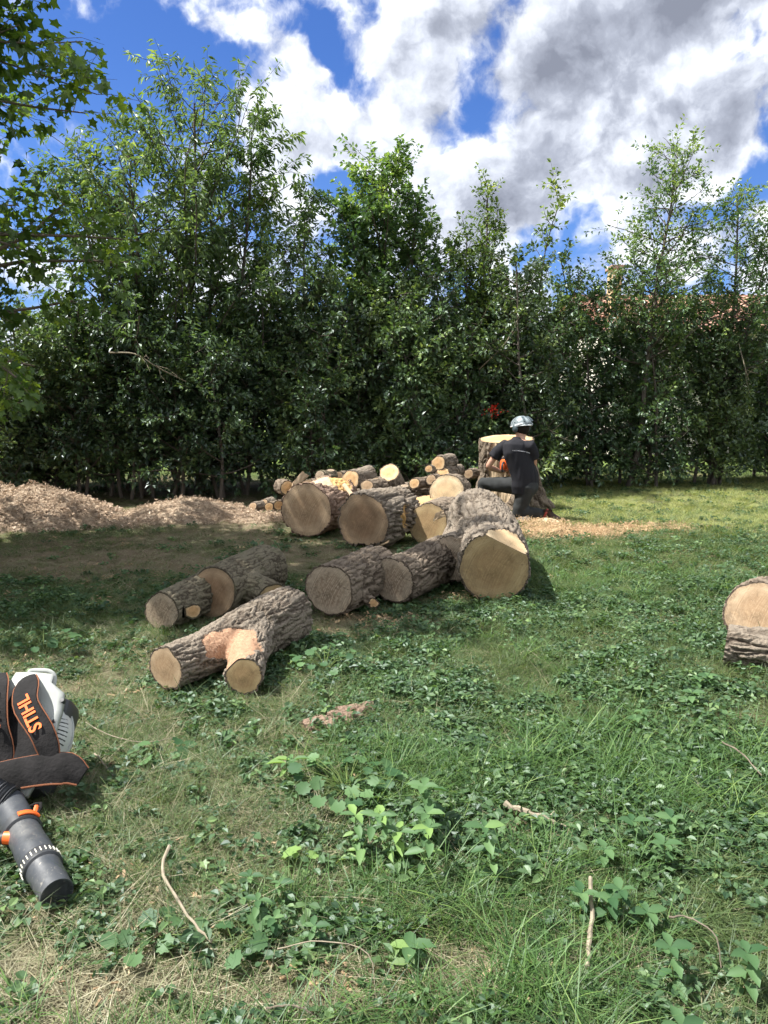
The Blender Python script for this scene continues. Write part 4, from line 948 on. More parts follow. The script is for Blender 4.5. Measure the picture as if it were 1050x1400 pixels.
# left pair
b1 = HZ(221, 836, .15); b1e = HZ(303, 799, .17)
bark_log('log', 'slender log with a small orange side-branch cut, left-most of the lying logs', 'log', [([b1, b1e], [.138, .165]), ([b1 + np.array([.05, .19, 0]), b1 + np.array([.235, .01, -.01])], [.062, .055])],
    [(b1, axis_n(b1, b1e) + np.array([0, -.15, .05]), .14, 'cut_grey', .34), (b1 + np.array([.205, .036, -.01]), [.45, -1, .05], .055, 'cut_fresh', -.078), (b1e, axis_n(b1e, b1), .16, 'cut_brown', .35)], fork=True, vox=.0085, ext=[(.1, .1), (.0, .04)], freq=28, bark=.010, barkm='bark_moss', seed=5)
b2 = HZ(291, 810, .20); b2e = HZ(352, 783, .21)
bark_log('log', 'short thick knobbly log with a branch knot on top, behind the left-most log', 'log', [([b2, b2e], [.185, .205]), ([HZ(322, 792, .25), HY(314, 768, HZ(322, 792, .25)[1])], [.10, .055]), ([b2 * .5 + b2e * .5, b2 * .5 + b2e * .5 + np.array([.36, -.27, -.07])], [.13, .115])],
    [(b2, axis_n(b2, b2e) + np.array([.05, -.1, .1]), .19, 'cut_brown', .4), (b2e + (b2e - b2) * .22, axis_n(b2e, b2), .2, 'cut_brown', .45), (b2 * .5 + b2e * .5 + np.array([.32, -.24, -.065]), [.45, -1, -.12], .115, 'cut_gold', -.15)], fork=True, vox=.0085, ext=[(.1, .2), (0, 0), (0, .06)], freq=26, bark=.010, barkm='bark_moss', seed=8, shape=.1, furrow=.7)
# centre row
c1 = HZ(450, 808, .205); c1e = HZ(513, 778, .215)
bark_log('log', 'log with broad grey sawn face and small pale side stub, left in the centre row', 'log', [([c1, c1e], [.195, .20]), ([c1 * .65 + c1e * .35, c1 * .65 + c1e * .35 + np.array([.22, -.19, -.12])], [.05, .042])],
    [(c1, axis_n(c1, c1e) + np.array([.06, -.12, .03]), .2, 'cut_grey', .42), (c1e, axis_n(c1e, c1), .2, 'cut_tan', .42), (c1 * .65 + c1e * .35 + np.array([.205, -.175, -.112]), [.3, -1, -.1], .045, 'cut_fresh', -.07)], fork=True, vox=.0085, ext=[(.12, .12), (.0, 0.04)], freq=24, bark=.014, barkm='bark', seed=11)
c2 = HZ(538, 794, .195); c2e = HZ(604, 764, .21)
bark_log('log', 'furrowed log of the centre row with a crescent of sawn face showing', 'log', [([c2, c2e], [.185, .21])],
    [(c2, axis_n(c2, c2e) + np.array([-.05, -.1, .03]), .19, 'cut_grey', .42), (c2e, axis_n(c2e, c2), .21, 'cut_tan', .42)], ext=[(.1, .1)], vox=.0075, freq=22, bark=.016, barkm='bark', seed=13)
# big crotch log
d1 = HZ(676, 776, .285); dt = HY(664, 705, 7.15); d3 = HZ(618, 764, .26)
bark_log('forked_log', 'massive rough-barked crotch log with a wide golden sawn face and pale slanted cut', 'log',
    [([d1, HY(668, 744, 6.62), HY(656, 716, 7.05), HY(650, 700, 7.5)], [.285, .315, .31, .25]), ([d3, HY(632, 750, 6.85), dt], [.20, .22, .30])],
    [(d1, [-.10, -1, -.10], .29, 'cut_gold', .52), (d3, axis_n(d3, HY(640, 745, 6.95)) + np.array([-.1, -.2, 0]), .2, 'cut_grey', .24), (d1 + np.array([.13, .05, .20]), [.38, -.45, .82], .25, 'cut_pale', .44)], fork=True, vox=.0105, ext=[(.16, .0), (.10, 0)], freq=19, bark=.018, barkm='bark_grey', seed=17, shape=.05)
# large log behind
e1 = HZ(418, 697, .315); e1e = HZ(457, 683, .33)
bark_log('log', 'very large log with a wide brown sawn face, left end of the rear heap', 'log', [([e1, e1e + np.array([.05, .05, 0])], [.31, .325])],
    [(e1, axis_n(e1, e1e) + np.array([-.05, -.55, .05]), .31, 'cut_tan', .6), (e1e, axis_n(e1e, e1), .32, 'cut_tan', .6)], ext=[(.25, .2)], vox=.011, freq=17, bark=.020, barkm='bark_warm', seed=19, shape=.09,
    patches=[dict(c=HY(440, 652, 8.9), r=(.30, .28, .12), m='bare_tan', edge=.6, ef=6, depth=.03, rough=.02), dict(c=HY(463, 664, 9.1), r=(.16, .3, .17), m='bare_yellow', edge=.6, ef=6, depth=.05, rough=.05)])
f1 = HZ(497, 713, .295); f1e = HZ(545, 700, .30)
bark_log('log', 'rotten log with dark brown face, lichen on top and torn yellow wood on its right', 'log', [([f1, f1e], [.29, .31])],
    [(f1, [-.42, -1, .12], .30, 'cut_brown', .6), (f1e, axis_n(f1e, f1), .3, 'cut_brown', .6)], ext=[(.2, .2)], vox=.011, freq=15, bark=.026, barkm='bark_grey', seed=23, shape=.22,
    patches=[dict(c=HY(551, 706, 8.35), r=(.13, .40, .25), m='bare_yellow', edge=.9, ef=8, depth=.05, rough=.10, grain=(22, 22, 9))])
g1 = HZ(585, 716, .23)
bark_log('log', 'log lying deep in shade with an orange-brown face between rotten log and crotch log', 'log', [([g1, g1 + np.array([.30, .45, 0])], [.235, .24])],
    [(g1, [-.45, -1, .1], .235, 'cut_gold', .5), (g1 + np.array([.28, .42, 0]), [.5, 1, 0], .24, 'cut_brown', .5)], ext=[(.15, .1)], vox=.012, freq=18, bark=.016, barkm='bark', seed=29)
h1 = HY(611, 672, 9.0)
bark_log('log', 'squarish log round with a clean pale face, in the rear heap beside the crotch log', 'log', [([h1, h1 + np.array([.14, .4, -.02])], [.205, .21])],
    [(h1, [-.1, -1, .35], .21, 'cut_pale', .45), (h1 + np.array([.12, .35, -.02]), [.3, 1, 0], .21, 'cut_brown', .45)], ext=[(.15, .1)], vox=.012, freq=20, bark=.012, barkm='bark', seed=31, shape=.1, warp=lambda V: V)
h2 = HY(573, 694, 8.9)
bark_log('split_log', 'log halved lengthwise with a flat pale top, in front of the squarish round', 'log', [([h2 + np.array([-.16, -.05, -.06]), h2 + np.array([.24, .15, -.06])], [.20, .20])],
    [(h2 + np.array([-.15, -.05, -.06]), [-1, -.3, 0], .2, 'cut_tan', .4), (h2 + np.array([.22, .14, -.06]), [1, .3, 0], .2, 'cut_tan', .4), (h2 + np.array([0.03, 0, .07]), [0, -.30, 1], .3, 'cut_fresh', .6)], ext=[(.1, .1)], vox=.012, freq=20, bark=.012, barkm='bark', seed=33)
h3 = HY(566, 706, 9.15)
bark_log('log', 'dark barked log under the halved log with its pale flat top', 'log', [([h3 + np.array([-.25, .05, -.10]), h3 + np.array([.45, .2, -.10])], [.17, .19])],
    [(h3 + np.array([-.24, .05, -.1]), [-1, -.3, 0], .17, 'cut_tan', .4), (h3 + np.array([.43, .2, -.10]), [1, .2, 0], .2, 'cut_tan', .4)], ext=[(.1, .1)], vox=.014, freq=20, bark=.012, barkm='bark', seed=35)
# right edge pair
m1 = HZ(1036, 838, .20)
bark_log('log_round', 'upright sawn disc leaning at the right edge behind a bark-covered piece', 'log', [([m1, m1 + np.array([.16, .25, -.02])], [.205, .205])],
    [(m1, [-.25, -1, .5], .2, 'cut_tan', .42), (m1 + np.array([.14, .22, 0]), [.4, 1, -.2], .2, 'cut_tan', .42)], ext=[(.1, .1)], vox=.010, freq=24, bark=.012, barkm='bark', seed=41)
m2 = HZ(993, 882, .12)
bark_log('log', 'deeply furrowed pale-barked log piece lying across the right edge', 'log', [([m2, m2 + np.array([.6, -.22, 0])], [.118, .135])],
    [(m2, [-1, .55, .05], .12, 'cut_brown', .3), (m2 + np.array([.58, -.21, 0]), [1, 0, 0], .13, 'cut_brown', .3)], ext=[(.08, .1)], vox=.0075, freq=22, bark=.018, barkm='bark_grey', seed=43)

# smaller rounds of the rear heap
def small(px, py, Yd, rpx, dirv, L, cm, label, bk='bark', nrm=None, seed=1, name='log', cat='log', rest=None):
    c = HY(px, py, Yd); r = rpx * Yd / F; d = np.asarray(dirv, float); d /= np.linalg.norm(d)
    n = -d if nrm is None else np.asarray(nrm, float)
    return bark_log(name, label, cat, [([c, c + d * L], [r, r * 1.06])], [(c, n, r, cm, max(r * 2.2, .12)), (c + d * (L * .92), d, r, 'cut_tan', max(r * 2.2, .12))], ext=[(r * .5, r * .3)], vox=.013 if r > .07 else .009, freq=26, bark=.007 + .03 * r, barkm=bk, seed=seed, group=None, shape=.09)
small(479, 656, 9.3, 14, (.75, .7, .1), .36, 'cut_fresh', 'barrel-shaped round with an orange face, top of the rear heap above the rotten log', 'bark_grey', (-.55, -1, .2), 51)
small(532, 646, 9.4, 14.5, (.35, .25, -.9), .34, 'cut_fresh', 'round tipped on end with its fresh top facing up, alone on the rear heap', 'bark', (-.3, -.75, .75), 52)
small(500, 665, 9.15, 9.5, (.8, .6, 0), .30, 'cut_tan', 'small round with tan face wedged between the barrel-shaped and rotten logs', 'bark', (-.3, -1, .3), 53)
small(511, 661, 9.35, 8, (.8, .6, .1), .28, 'cut_fresh', 'small orange-faced round tucked behind the wedged tan round', 'bark', (-.2, -1, .3), 54)
small(566, 661, 9.3, 8, (.7, .6, .0), .34, 'cut_fresh', 'dark branch piece with orange end, between tipped round and squarish round', 'bark', (-.4, -1, .25), 55)
small(553, 664, 9.2, 6.5, (.1, .2, -1), .22, 'cut_grey', 'short lichen-covered upright branch stub beside the dark branch piece', 'bark_moss', (0, -.3, 1), 56)
small(599, 633, 9.45, 10.5, (.55, .8, .0), .36, 'cut_fresh', 'topmost round of the small stack left of the stump', 'bark_grey', (-.3, -1, .2), 57)
small(586, 641, 9.4, 6, (.6, .8, -.1), .36, 'cut_fresh', 'thinnest pale-ended branch on the left of the small stack', 'bark_grey', (-.2, -1, .2), 58)
small(603, 649, 9.4, 10, (.6, .8, 0), .30, 'cut_fresh', 'round with face partly shaded, directly below the topmost round', 'bark', (-.2, -1, .5), 59)
small(589, 656, 9.3, 7.5, (.6, .8, 0), .3, 'cut_tan', 'lower left round of the small stack, above the squarish round', 'bark', (-.2, -1, .3), 60)
small(618, 646, 9.6, 9, (.4, .9, 0), .3, 'cut_grey', 'grey-barked round on the right side of the small stack', 'bark_grey', (.35, -1, .2), 61)
small(393, 667, 9.8, 10.5, (-.35, .9, -.05), .38, 'cut_fresh', 'dark log with orange face sticking left out of the rear heap', 'bark', (.15, -1, .1), 62)
small(345, 693, 10.2, 7, (.8, .6, 0), .18, 'cut_tan', 'left-most small wedge of firewood beside the low chip pile', 'bark_grey', (-.5, -1, .3), 63)
small(358, 690, 10.3, 7, (.6, .8, .1), .22, 'cut_tan', 'small split log leaning second from the left beside the chip pile', 'bark_grey', (-.1, -1, .6), 64)
small(368, 693, 10.1, 6.8, (.5, .9, 0), .2, 'cut_fresh', 'small round log third from the left beside the chip pile', 'bark', (-.1, -1, .1), 65)
small(381, 691, 10.0, 7.5, (.3, .9, 0), .22, 'cut_fresh', 'small square-ended log touching the very large log', 'bark', (.2, -1, .1), 66)
small(452, 643, 9.7, 6.5, (.05, .1, -1), .22, 'cut_grey', 'thin grey post-like stub standing upright behind the very large log', 'bark_grey', (0, -.2, 1), 67)
small(437, 650, 9.6, 8, (.8, .6, -.1), .25, 'cut_grey', 'rough dull offcut lying left of the upright stub', 'bark_moss', (-.6, -1, .3), 68)
small(462, 652, 9.8, 8, (.4, .9, -.1), .28, 'cut_brown', 'shaded round between the upright stub and the barrel-shaped round', 'bark', (0, -1, .3), 69)
small(420, 672, 9.9, 17, (.8, .6, 0), .5, 'cut_brown', 'shaded log filling the heap behind the very large log', 'bark', (-.6, -1, .2), 71)
small(520, 690, 9.7, 20, (.9, .4, 0), .7, 'cut_brown', 'log mostly hidden behind the rotten log', 'bark', (-.6, -1, .2), 72)
small(480, 690, 9.8, 22, (.9, .4, 0), .6, 'cut_brown', 'thick log hidden behind the gap right of the very large log', 'bark', (-.6, -1, .2), 73)
small(585, 690, 10.0, 22, (.9, .4, 0), .6, 'cut_brown', 'thick log hidden behind the halved log', 'bark', (-.6, -1, .2), 74)
small(545, 672, 9.8, 13, (.95, .3, 0), .7, 'cut_brown', 'long shaded log across the back of the heap under the tipped round', 'bark', (-.6, -1, .2), 75)
small(640, 648, 10.2, 7, (.6, .7, 0), .2, 'cut_tan', 'small round half hidden left of the stump foot', 'bark', (-.2, -1, .2), 76)

def chunk(name, label, cat, pts, thick, material, nrm_up=(0, 0, 1), seed=0, group=None):
    """split slab: outline polygon (world pts) extruded and roughened"""
    pts = np.asarray(pts, float); up = np.asarray(nrm_up, float); up /= np.linalg.norm(up); c = pts.mean(0); rng = np.random.default_rng(seed)
    P = []; n = len(pts); Q = np.concatenate([pts[i] + (pts[(i + 1) % n] - pts[i]) * np.linspace(0, 1, 6)[:-1, None] for i in range(n)])
    Q = Q + rng.normal(0, .003, Q.shape); m = len(Q)
    V = [Q + up * thick * .5, c + (Q - c) * .92 - up * thick * .5, (c + up * (thick * .62))[None], (c - up * thick * .5)[None]]
    V = np.concatenate(V); Fs = [[i, (i + 1) % m, 2 * m] for i in range(m)] + [[m + i, m + (i + 1) % m, (i + 1) % m, i] for i in range(m)] + [[m + (i + 1) % m, m + i, 2 * m + 1] for i in range(m)]
    o = npmesh(name, V, Fs, material, None, False, vattr=np.full(len(V), .6)); return tagit(o, label, cat, group)
sl = HY(407, 661, 9.7)
chunk('split_wedge', 'pale split slab of wood leaning between the dark log and the very large log', 'wood piece', [sl + np.array(q) for q in ((-.12, 0, -.13), (-.06, .02, .02), (.05, .06, .14), (.13, .1, .08), (.0, .03, -.03), (-.06, 0, -.14))], .10, 'bare_tan', (.3, -1, .3), 3)
sl = HZ(745, 716, .02)
chunk('offcut', 'half-round pale offcut lying by the worker boot', 'wood piece', [sl + np.array(q) for q in ((-.20, -.1, -.02), (-.14, .02, .01), (.0, .1, .05), (.14, .06, .03), (.22, -.08, -.02), (.0, -.14, -.03))], .05, 'bare_tan', (0, -.6, 1), 4)
sl = HZ(716, 714, .03)
chunk('offcut', 'grey bark offcut beside the half-round pale offcut', 'wood piece', [sl + np.array(q) for q in ((-.10, -.05, 0), (-.06, .05, .03), (.07, .08, .05), (.11, -.02, 0))], .05, 'bark_grey', (0, -.4, 1), 5)
sl = HY(600, 706, 7.75)
chunk('offcut', 'pale oval sliver resting on the shaded log left of the crotch log', 'wood piece', [sl + np.array(q) for q in ((-.06, 0, -.05), (-.03, 0, .03), (.05, .01, .06), (.06, 0, .0))], .03, 'bare_tan', (-.2, -1, .4), 6)
sl = HY(523, 746, 6.9)
chunk('offcut', 'thin pale splinter lying between the rotten log and centre row', 'wood piece', [sl + np.array(q) for q in ((-.07, 0, -.03), (-.02, 0, .01), (.07, .01, .05), (.05, 0, .02))], .02, 'bare_tan', (-.2, -1, .4), 7)
# long pale split strips behind the rotten log
for i, (xa, ya, xb, yb, lab) in enumerate([(470, 662, 487, 690, 'upper weathered strip of split wood leaning against the very large log'), (466, 672, 480, 697, 'lower weathered strip of split wood leaning against the very large log')]):
    b = MB(); A = HY(xa, ya, 8.9); B = HY(xb, yb, 8.7); b.slab([A, (A + B) / 2 + np.array([.01, 0, .01]), B], .05, .025, (0, -1, .4)); o = b.build('split_strip', 'bare_tan', None, False); tagit(o, lab, 'wood piece')

# stump
s0 = HY(692, 603, 10.65); sx, sy = s0[0], 10.65
bark_log('tree_stump', 'tall wide stump with fresh flat top and pale stripped side, beside the worker', 'stump',
    [([(sx, sy, -.05), (sx, sy, .5), (sx - .0, sy, 1.03)], [.46, .37, .385]), ([(sx + .42, sy - .05, -.05), (sx + .34, sy - .03, .35), (sx + .27, sy, .70)], [.26, .17, .14]),
     ([(sx + .62, sy - .18, .0), (sx + .35, sy - .1, .22), (sx + .1, sy, .45)], [.09, .14, .16]), ([(sx - .48, sy - .12, .0), (sx - .3, sy - .05, .25), (sx, sy, .5)], [.09, .13, .16]), ([(sx + .1, sy - .52, .0), (sx + .05, sy - .3, .25), (sx, sy, .5)], [.10, .16, .16])],
    [((sx, sy, .985), (-.03, -.10, 1), .38, 'cut_fresh', .6), ((sx + .28, sy, .66), (.2, -.1, 1), .14, 'cut_tan', .17)], fork=True, vox=.013, ext=[(0, .1), (0, .1), (0, 0), (0, 0), (0, 0)], freq=14, bark=.028, barkm='bark', seed=61,
    patches=[dict(c=np.array([sx - .10, sy - .36, .60]), r=(.21, .25, .46), m='bare_stump', edge=.5, ef=6, depth=.030, rough=.05, grain=(30, 30, 4))], base=np.array([sx, sy, 0]))

# bark slab, half-buried root, sticks
bp = HZ(462, 988, .0)
bark_log('bark_slab', 'curved piece of loose bark lying in the grass below the centre row', 'bark', [([bp + np.array([-.16, -.10, -.06]), bp + np.array([.02, .0, -.03]), bp + np.array([.17, .15, -.05])], [.10, .11, .10])],
    [(bp + np.array([-.16, -.10, -.06]), [-.8, -.5, 0], .1, 'cut_brown', .2), (bp + np.array([.17, .15, -.05]), [.8, .6, 0], .1, 'cut_brown', .2)], ext=[(.05, .05)], vox=.007, freq=40, bark=.010, barkm='bark_warm', seed=71)
def stick(label, pts, r0, r1, m='twig_pale', name='stick', n=14, sag=.0):
    P = smoothpts(np.array(pts), n); rng = np.random.default_rng(int(abs(pts[0][0]) * 1000) + 5); P = P + rng.normal(0, r0 * .35, P.shape)
    b = MB(); b.tube(P, np.linspace(r0, r1, n) * rng.uniform(.85, 1.15, n), 7); 
    if r0 > .006: q = P[n // 2]; b.tube([q, q + np.array([.03, .03, .02])], [r0 * .5, r0 * .2], 5)
    o = b.build(name, m, None, True); return tagit(o, label, 'stick')
def zz(px, py, z=.03): p = HZ(px, py, 0); return np.array([p[0], p[1], gzf(p[0], p[1]) + z])
stick('curved pale stick lying in the grass right of the blower nozzle', [zz(232, 1180, .05), zz(224, 1215, .06), zz(245, 1255, .05), zz(272, 1288, .04), zz(290, 1305, .04)], .0060, .0035)
stick('thick pale stick standing near the bottom edge right of centre', [zz(805, 1240, .09), zz(808, 1280, .07), zz(804, 1310, .05), zz(803, 1340, .04)], .0060, .0068)
stick('half-buried brown root in the bare patch right of the broad leaves', [zz(690, 1118, .03), zz(725, 1128, .035), zz(760, 1138, .03), zz(788, 1150, .02)], .013, .008, 'twig_pale', 'root')
stick('long arching grass stalk at the bottom centre', [zz(380, 1315, .05), zz(430, 1325, .10), zz(500, 1340, .10), zz(515, 1375, .03)], .0020, .0012)
stick('forked twig lying at the left near the blower belt', [zz(130, 1040, .05), zz(142, 1055, .05), zz(155, 1068, .03)], .0034, .002)
stick('thin straw-coloured stem curving left of the forked log foot', [zz(118, 998, .05), zz(150, 1018, .06), zz(200, 1026, .05), zz(240, 1015, .04)], .0022, .0015)
stick('dark thin twig near the bottom edge centre', [zz(365, 1390, .04), zz(400, 1392, .05), zz(440, 1398, .03)], .0028, .002, 'twig')
stick('grey twig half hidden on the right among tall grass', [zz(985, 1040, .08), zz(1010, 1060, .10), zz(1040, 1085, .08)], .0040, .0025, 'twig')
stick('bent twig in the lower right weeds', [zz(912, 1290, .08), zz(940, 1300, .10), zz(975, 1320, .09), zz(985, 1340, .04)], .0028, .0016, 'twig')
# pale dead branch in the hedge, bare arching twigs
def dead(label, pts, Yd, r):
    P = smoothpts(np.array([HY(a, b_, Yd + dz) for a, b_, dz in pts]), 14); b = MB(); b.tube(P, np.linspace(r, r * .35, 14), 6)
    rng = np.random.default_rng(int(Yd * 100 + pts[0][0]))
    for j in range(5): i = rng.integers(3, 12); d = P[i] - P[i - 1]; q = P[i]; e = q + d * 2.2 + rng.normal(0, .12, 3); b.tube([q, (q + e) / 2 + rng.normal(0, .02, 3), e], [r * .45, r * .3, r * .15], 4)
    o = b.build('dead_branch', 'twig_pale', None, True); return tagit(o, label, 'branch')
dead('pale bare branch reaching out of the hedge on the left', [(150, 482, 0), (185, 484, -.1), (215, 502, -.1), (255, 522, .1)], 11.0, .014)
dead('bare twig arching beside the worker helmet', [(742, 572, .3), (752, 588, 0), (766, 598, -.1), (785, 604, -.05)], 12.1, .012)
dead('long diagonal bare branch left of the stump', [(655, 505, .2), (690, 470, -.1), (706, 440, 0), (712, 420, .2)], 12.1, .009)
dead('thin bare branch crossing the hedge far right', [(1010, 470, .2), (1018, 500, 0), (1024, 520, -.05)], 13.0, .012)
# red blossoms in the hedge
T = thing('flower_cluster', 'small cluster of red blossoms in the hedge above the stump', 'flowers', HY(675, 562, 12.0))
nn = 60; c = HY(675, 562, 11.95); rr = np.random.default_rng(3); pos = c + rr.normal(0, 1, (nn, 3)) * np.array([.06, .05, .05])
V, Fs, k_ = place_leaves(pos, rr.normal(0, 1, (nn, 3)), rr.normal(0, 1, (nn, 3)), rr.uniform(.02, .04, nn), 'oval', .8, rr); npmesh('petals', V, Fs, 'red_petal', T, False, fattr=np.repeat(rr.uniform(0, 1, nn), k_))['kind'] = 'stuff'
b = MB(); b.tube([c + np.array([0, .3, -.2]), c + np.array([0, .1, -.05]), c], [.005, .004, .003], 5); b.build('stem', 'stem_green', T)

# ------------------------------------------------------------------ chip piles, sawdust
def pile(name, label, cat, lobes, res, m, chipn, x0, x1, y0, y1, protos, seed, rough=.03):
    xs = np.arange(x0, x1, res); ys = np.arange(y0, y1, res); X, Y = np.meshgrid(xs, ys); x = X.ravel(); y = Y.ravel()
    def hh(x, y):
        h = np.zeros_like(x)
        for (cx, cy, rx, ry, H) in lobes:
            w = (n2(x, y, 1.4, seed) - .5) * .35; r = np.hypot((x - cx) / rx, (y - cy) / ry) + w; h = np.maximum(h, H * np.clip(1 - r, 0, 1) ** .9 * (1 + .0 * r))
        # soften
        return h
    H = hh(x, y) ; e = sstep(0, .05, H)
    Z = gz(x, y) - .03 + H + e * .03 + e * ((n2(x, y, 9, seed + 1) - .5) * rough * 2 + (n2(x, y, 28, seed + 2) - .5) * rough)
    mI = len(xs); I = (np.arange(len(ys) - 1)[:, None] * mI + np.arange(mI - 1)[None]).ravel(); keep = (H[I] > .004) | (H[I + 1] > .004) | (H[I + mI] > .004)
    I = I[keep]; Fs = np.stack([I, I + 1, I + mI + 1, I + mI], 1); used = np.unique(Fs); remap = -np.ones(len(x), int); remap[used] = np.arange(len(used))
    cx, cy = lobes[0][:2]; T = thing(name, label, cat, (cx, cy, 0))
    npmesh('heap', np.stack([x, y, Z], 1)[used], remap[Fs], m, T, True)
    px_ = NR.uniform(x0, x1, chipn); py_ = NR.uniform(y0, y1, chipn); Hc = hh(px_, py_); kp = Hc > .006 * NR.uniform(0, 3, chipn); px_, py_, Hc = px_[kp], py_[kp], Hc[kp]
    # slope
    P = np.stack([px_, py_, gz(px_, py_) + Hc + (n2(px_, py_, 9, seed + 1) - .5) * rough * 2 + .004], 1); n_ = len(P)
    o = scatter('chips', protos(), P, rots(n_, .5), NR.uniform(.6, 1.3, n_), NR.integers(0, 3, n_), None, None, T)
    return T
def mk(L1, m='chip'): return lambda: [chip_proto(9, .06, L1, m), chip_proto(9, .06, L1 * 1.5, m), chip_proto(12, .05, L1 * .7, m)]
leafmat('chip_mulch', (.20, .145, .095), (.50, .38, .27), 0.0, .02, .6, inst=True, yell=(.70, .58, .44))
leafmat('chip_saw', (.30, .20, .11), (.55, .39, .22), 0.0, .02, .6, inst=True, yell=(.72, .56, .36))
l1 = HZ(20, 727, 0); l2 = HZ(243, 718, 0)
pile('chip_pile', 'tall brown heap of wood chips at the left edge under the trees', 'chip pile', [(l1[0] - .05, l1[1] + .75, 1.05, 1.05, .50), (l1[0] - .9, l1[1] + .9, 1.3, 1.1, .56), (l1[0] + .9, l1[1] + .50, .9, .5, .05)], .035, 'mulch', 9000, l1[0] - 2.8, l1[0] + 2.6, l1[1] - .6, l1[1] + 2.1, mk(.018, 'chip_mulch'), 91, .014)
pile('chip_pile', 'low pale mound of wood chips between tall heap and log heap', 'chip pile', [(l2[0] - .02, l2[1] + .75, 1.0, .75, .24), (l2[0] - .5, l2[1] + .5, .9, .4, .04), (l2[0] + .7, l2[1] + .5, 1.1, .5, .06)], .035, 'mulch', 6500, l2[0] - 2.2, l2[0] + 2.2, l2[1] - .5, l2[1] + 1.7, mk(.015, 'chip_mulch'), 95, .010)
sd = HZ(770, 728, 0)
pile('sawdust', 'pale orange sawdust spread on the lawn behind the crotch log by the stump', 'sawdust', [(sd[0], sd[1], 1.15, .5, .045), (sd[0] - .25, sd[1] + .55, .6, .45, .045), (sd[0] + .9, sd[1] + .15, .8, .4, .03)], .03, 'sawdust', 4500, sd[0] - 1.2, sd[0] + 1.7, sd[1] - .6, sd[1] + 1.1, mk(.012, 'chip_saw'), 97, .006)
sd = HZ(640, 818, 0)
pile('sawdust', 'small sawdust drift in front of the golden sawn face', 'sawdust', [(sd[0], sd[1], .28, .10, .03)], .02, 'sawdust', 300, sd[0] - .4, sd[0] + .4, sd[1] - .2, sd[1] + .2, mk(.010, 'chip_saw'), 99, .005)
sd = HZ(505, 848, 0)
pile('sawdust', 'sawdust and chips on the grass in front of the centre row logs', 'sawdust', [(sd[0], sd[1], .35, .14, .015)], .02, 'sawdust', 400, sd[0] - .5, sd[0] + .5, sd[1] - .25, sd[1] + .25, mk(.012, 'chip_saw'), 98, .005)

# ------------------------------------------------------------------ individual weeds
def weed(label, px, py, kind, n, L, h, seed, asp=.6, spread=.10, name='weed_plant', bright=0.):
    b = zz(px, py, 0); rng = np.random.default_rng(seed); T = thing(name, label, 'plant', b)
    tubes = []; LP = []; LD = []; NM = []
    if kind == 'rosette' or kind == 'lobed':
        for i in range(n):
            a = i * 2.4 + rng.normal(0, .3); r = spread * rng.uniform(.35, 1.); tip = b + np.array([math.cos(a) * r, math.sin(a) * r, h * rng.uniform(.6, 1.1)])
            tubes.append((np.array([b, b + (tip - b) * .5 + [0, 0, h * .25], tip]), np.array([.0025, .002, .0015]), 4)); LP.append(tip); LD.append([math.cos(a), math.sin(a), rng.uniform(-.45, .1)]); NM.append([rng.normal(0, .3), rng.normal(-.25, .3), 1])
    else:
        for sidx in range(max(1, n // 12)):
            off = rng.normal(0, spread, 2); p0 = b + np.array([off[0], off[1], 0]); hs = h * rng.uniform(.65, 1.1); tp = wander(rng, p0, np.array([rng.normal(0, .2), rng.normal(0, .2), 1]), hs, 5, .08, .1)
            tubes.append((tp, np.linspace(.003, .0015, 6), 5))
            for j in range(6):
                q = tp[min(5, j + (1 if j < 5 else 0))] if j < 5 else tp[5]; a = (j % 2) * 1.57 + rng.normal(0, .2)
                for sg in (0, math.pi):
                    LP.append(q); LD.append([math.cos(a + sg), math.sin(a + sg), .15 if j > 3 else -.15]); NM.append([rng.normal(0, .2), rng.normal(-.15, .2), 1])
    LP = np.array(LP); LD = np.array(LD); NM = np.array(NM); nl = len(LP)
    V, Fs, k_ = place_leaves(LP, LD, NM, L * rng.uniform(.65, 1.15, nl), 'scallop' if kind in ('lobed', 'rosette') else 'oval', asp, rng)
    lv = np.clip(rng.uniform(0, .8, nl) + bright, 0, 1); pv = len(V) // nl
    for i in range(nl): npmesh('leaf', V[i * pv:(i + 1) * pv], Fs[i * k_:(i + 1) * k_] - i * pv, 'big_weed_leaf', T, True, fattr=np.full(k_, lv[i]))
    V, Fs = tubes_mesh(tubes); npmesh('stems', V, Fs, 'stem_green', T, True)
weed('clump of broad scalloped grey-green leaves in the middle of the foreground', 475, 1092, 'lobed', 30, .062, .10, 1, .8, .20)
weed('leafy upright weed with pointed pale leaves right of the broad scalloped clump', 535, 1185, 'up', 60, .070, .19, 2, .42, .08, bright=.4)
weed('bushy upright weed with pointed leaves above the bright grass tuft', 585, 1150, 'up', 48, .065, .20, 3, .5, .10, bright=.1)
weed('pair of round scalloped leaves near the bottom left of centre', 320, 1300, 'rosette', 4, .06, .05, 4, .95, .08)
weed('dark lobed leaf clump just left of the curved pale stick foot', 215, 1290, 'lobed', 9, .06, .045, 5, .85, .11)
weed('single bright yellow-green round leaf in the foreground grass', 415, 1195, 'rosette', 2, .06, .08, 6, .9, .03, bright=.6)
weed('small dark leafy weed below the bright round leaf', 390, 1250, 'up', 60, .045, .09, 7, .5, .12)
weed('leafy weed with broad dark leaves in the bottom right corner', 1005, 1370, 'up', 60, .062, .15, 8, .5, .13)
weed('weed with pointed grey-green leaves low on the right side', 885, 1290, 'up', 48, .060, .12, 9, .5, .14)
weed('weed with broad leaves on the right side, right of the half-buried root', 945, 1180, 'up', 48, .060, .12, 10, .5, .12)
weed('small lobed weed left of centre beside the dry grass', 215, 1040, 'lobed', 9, .07, .06, 11, .8, .12)
weed('yellow-green leafy weed right of the forked log end', 395, 1085, 'up', 24, .075, .15, 12, .35, .05, bright=.35)
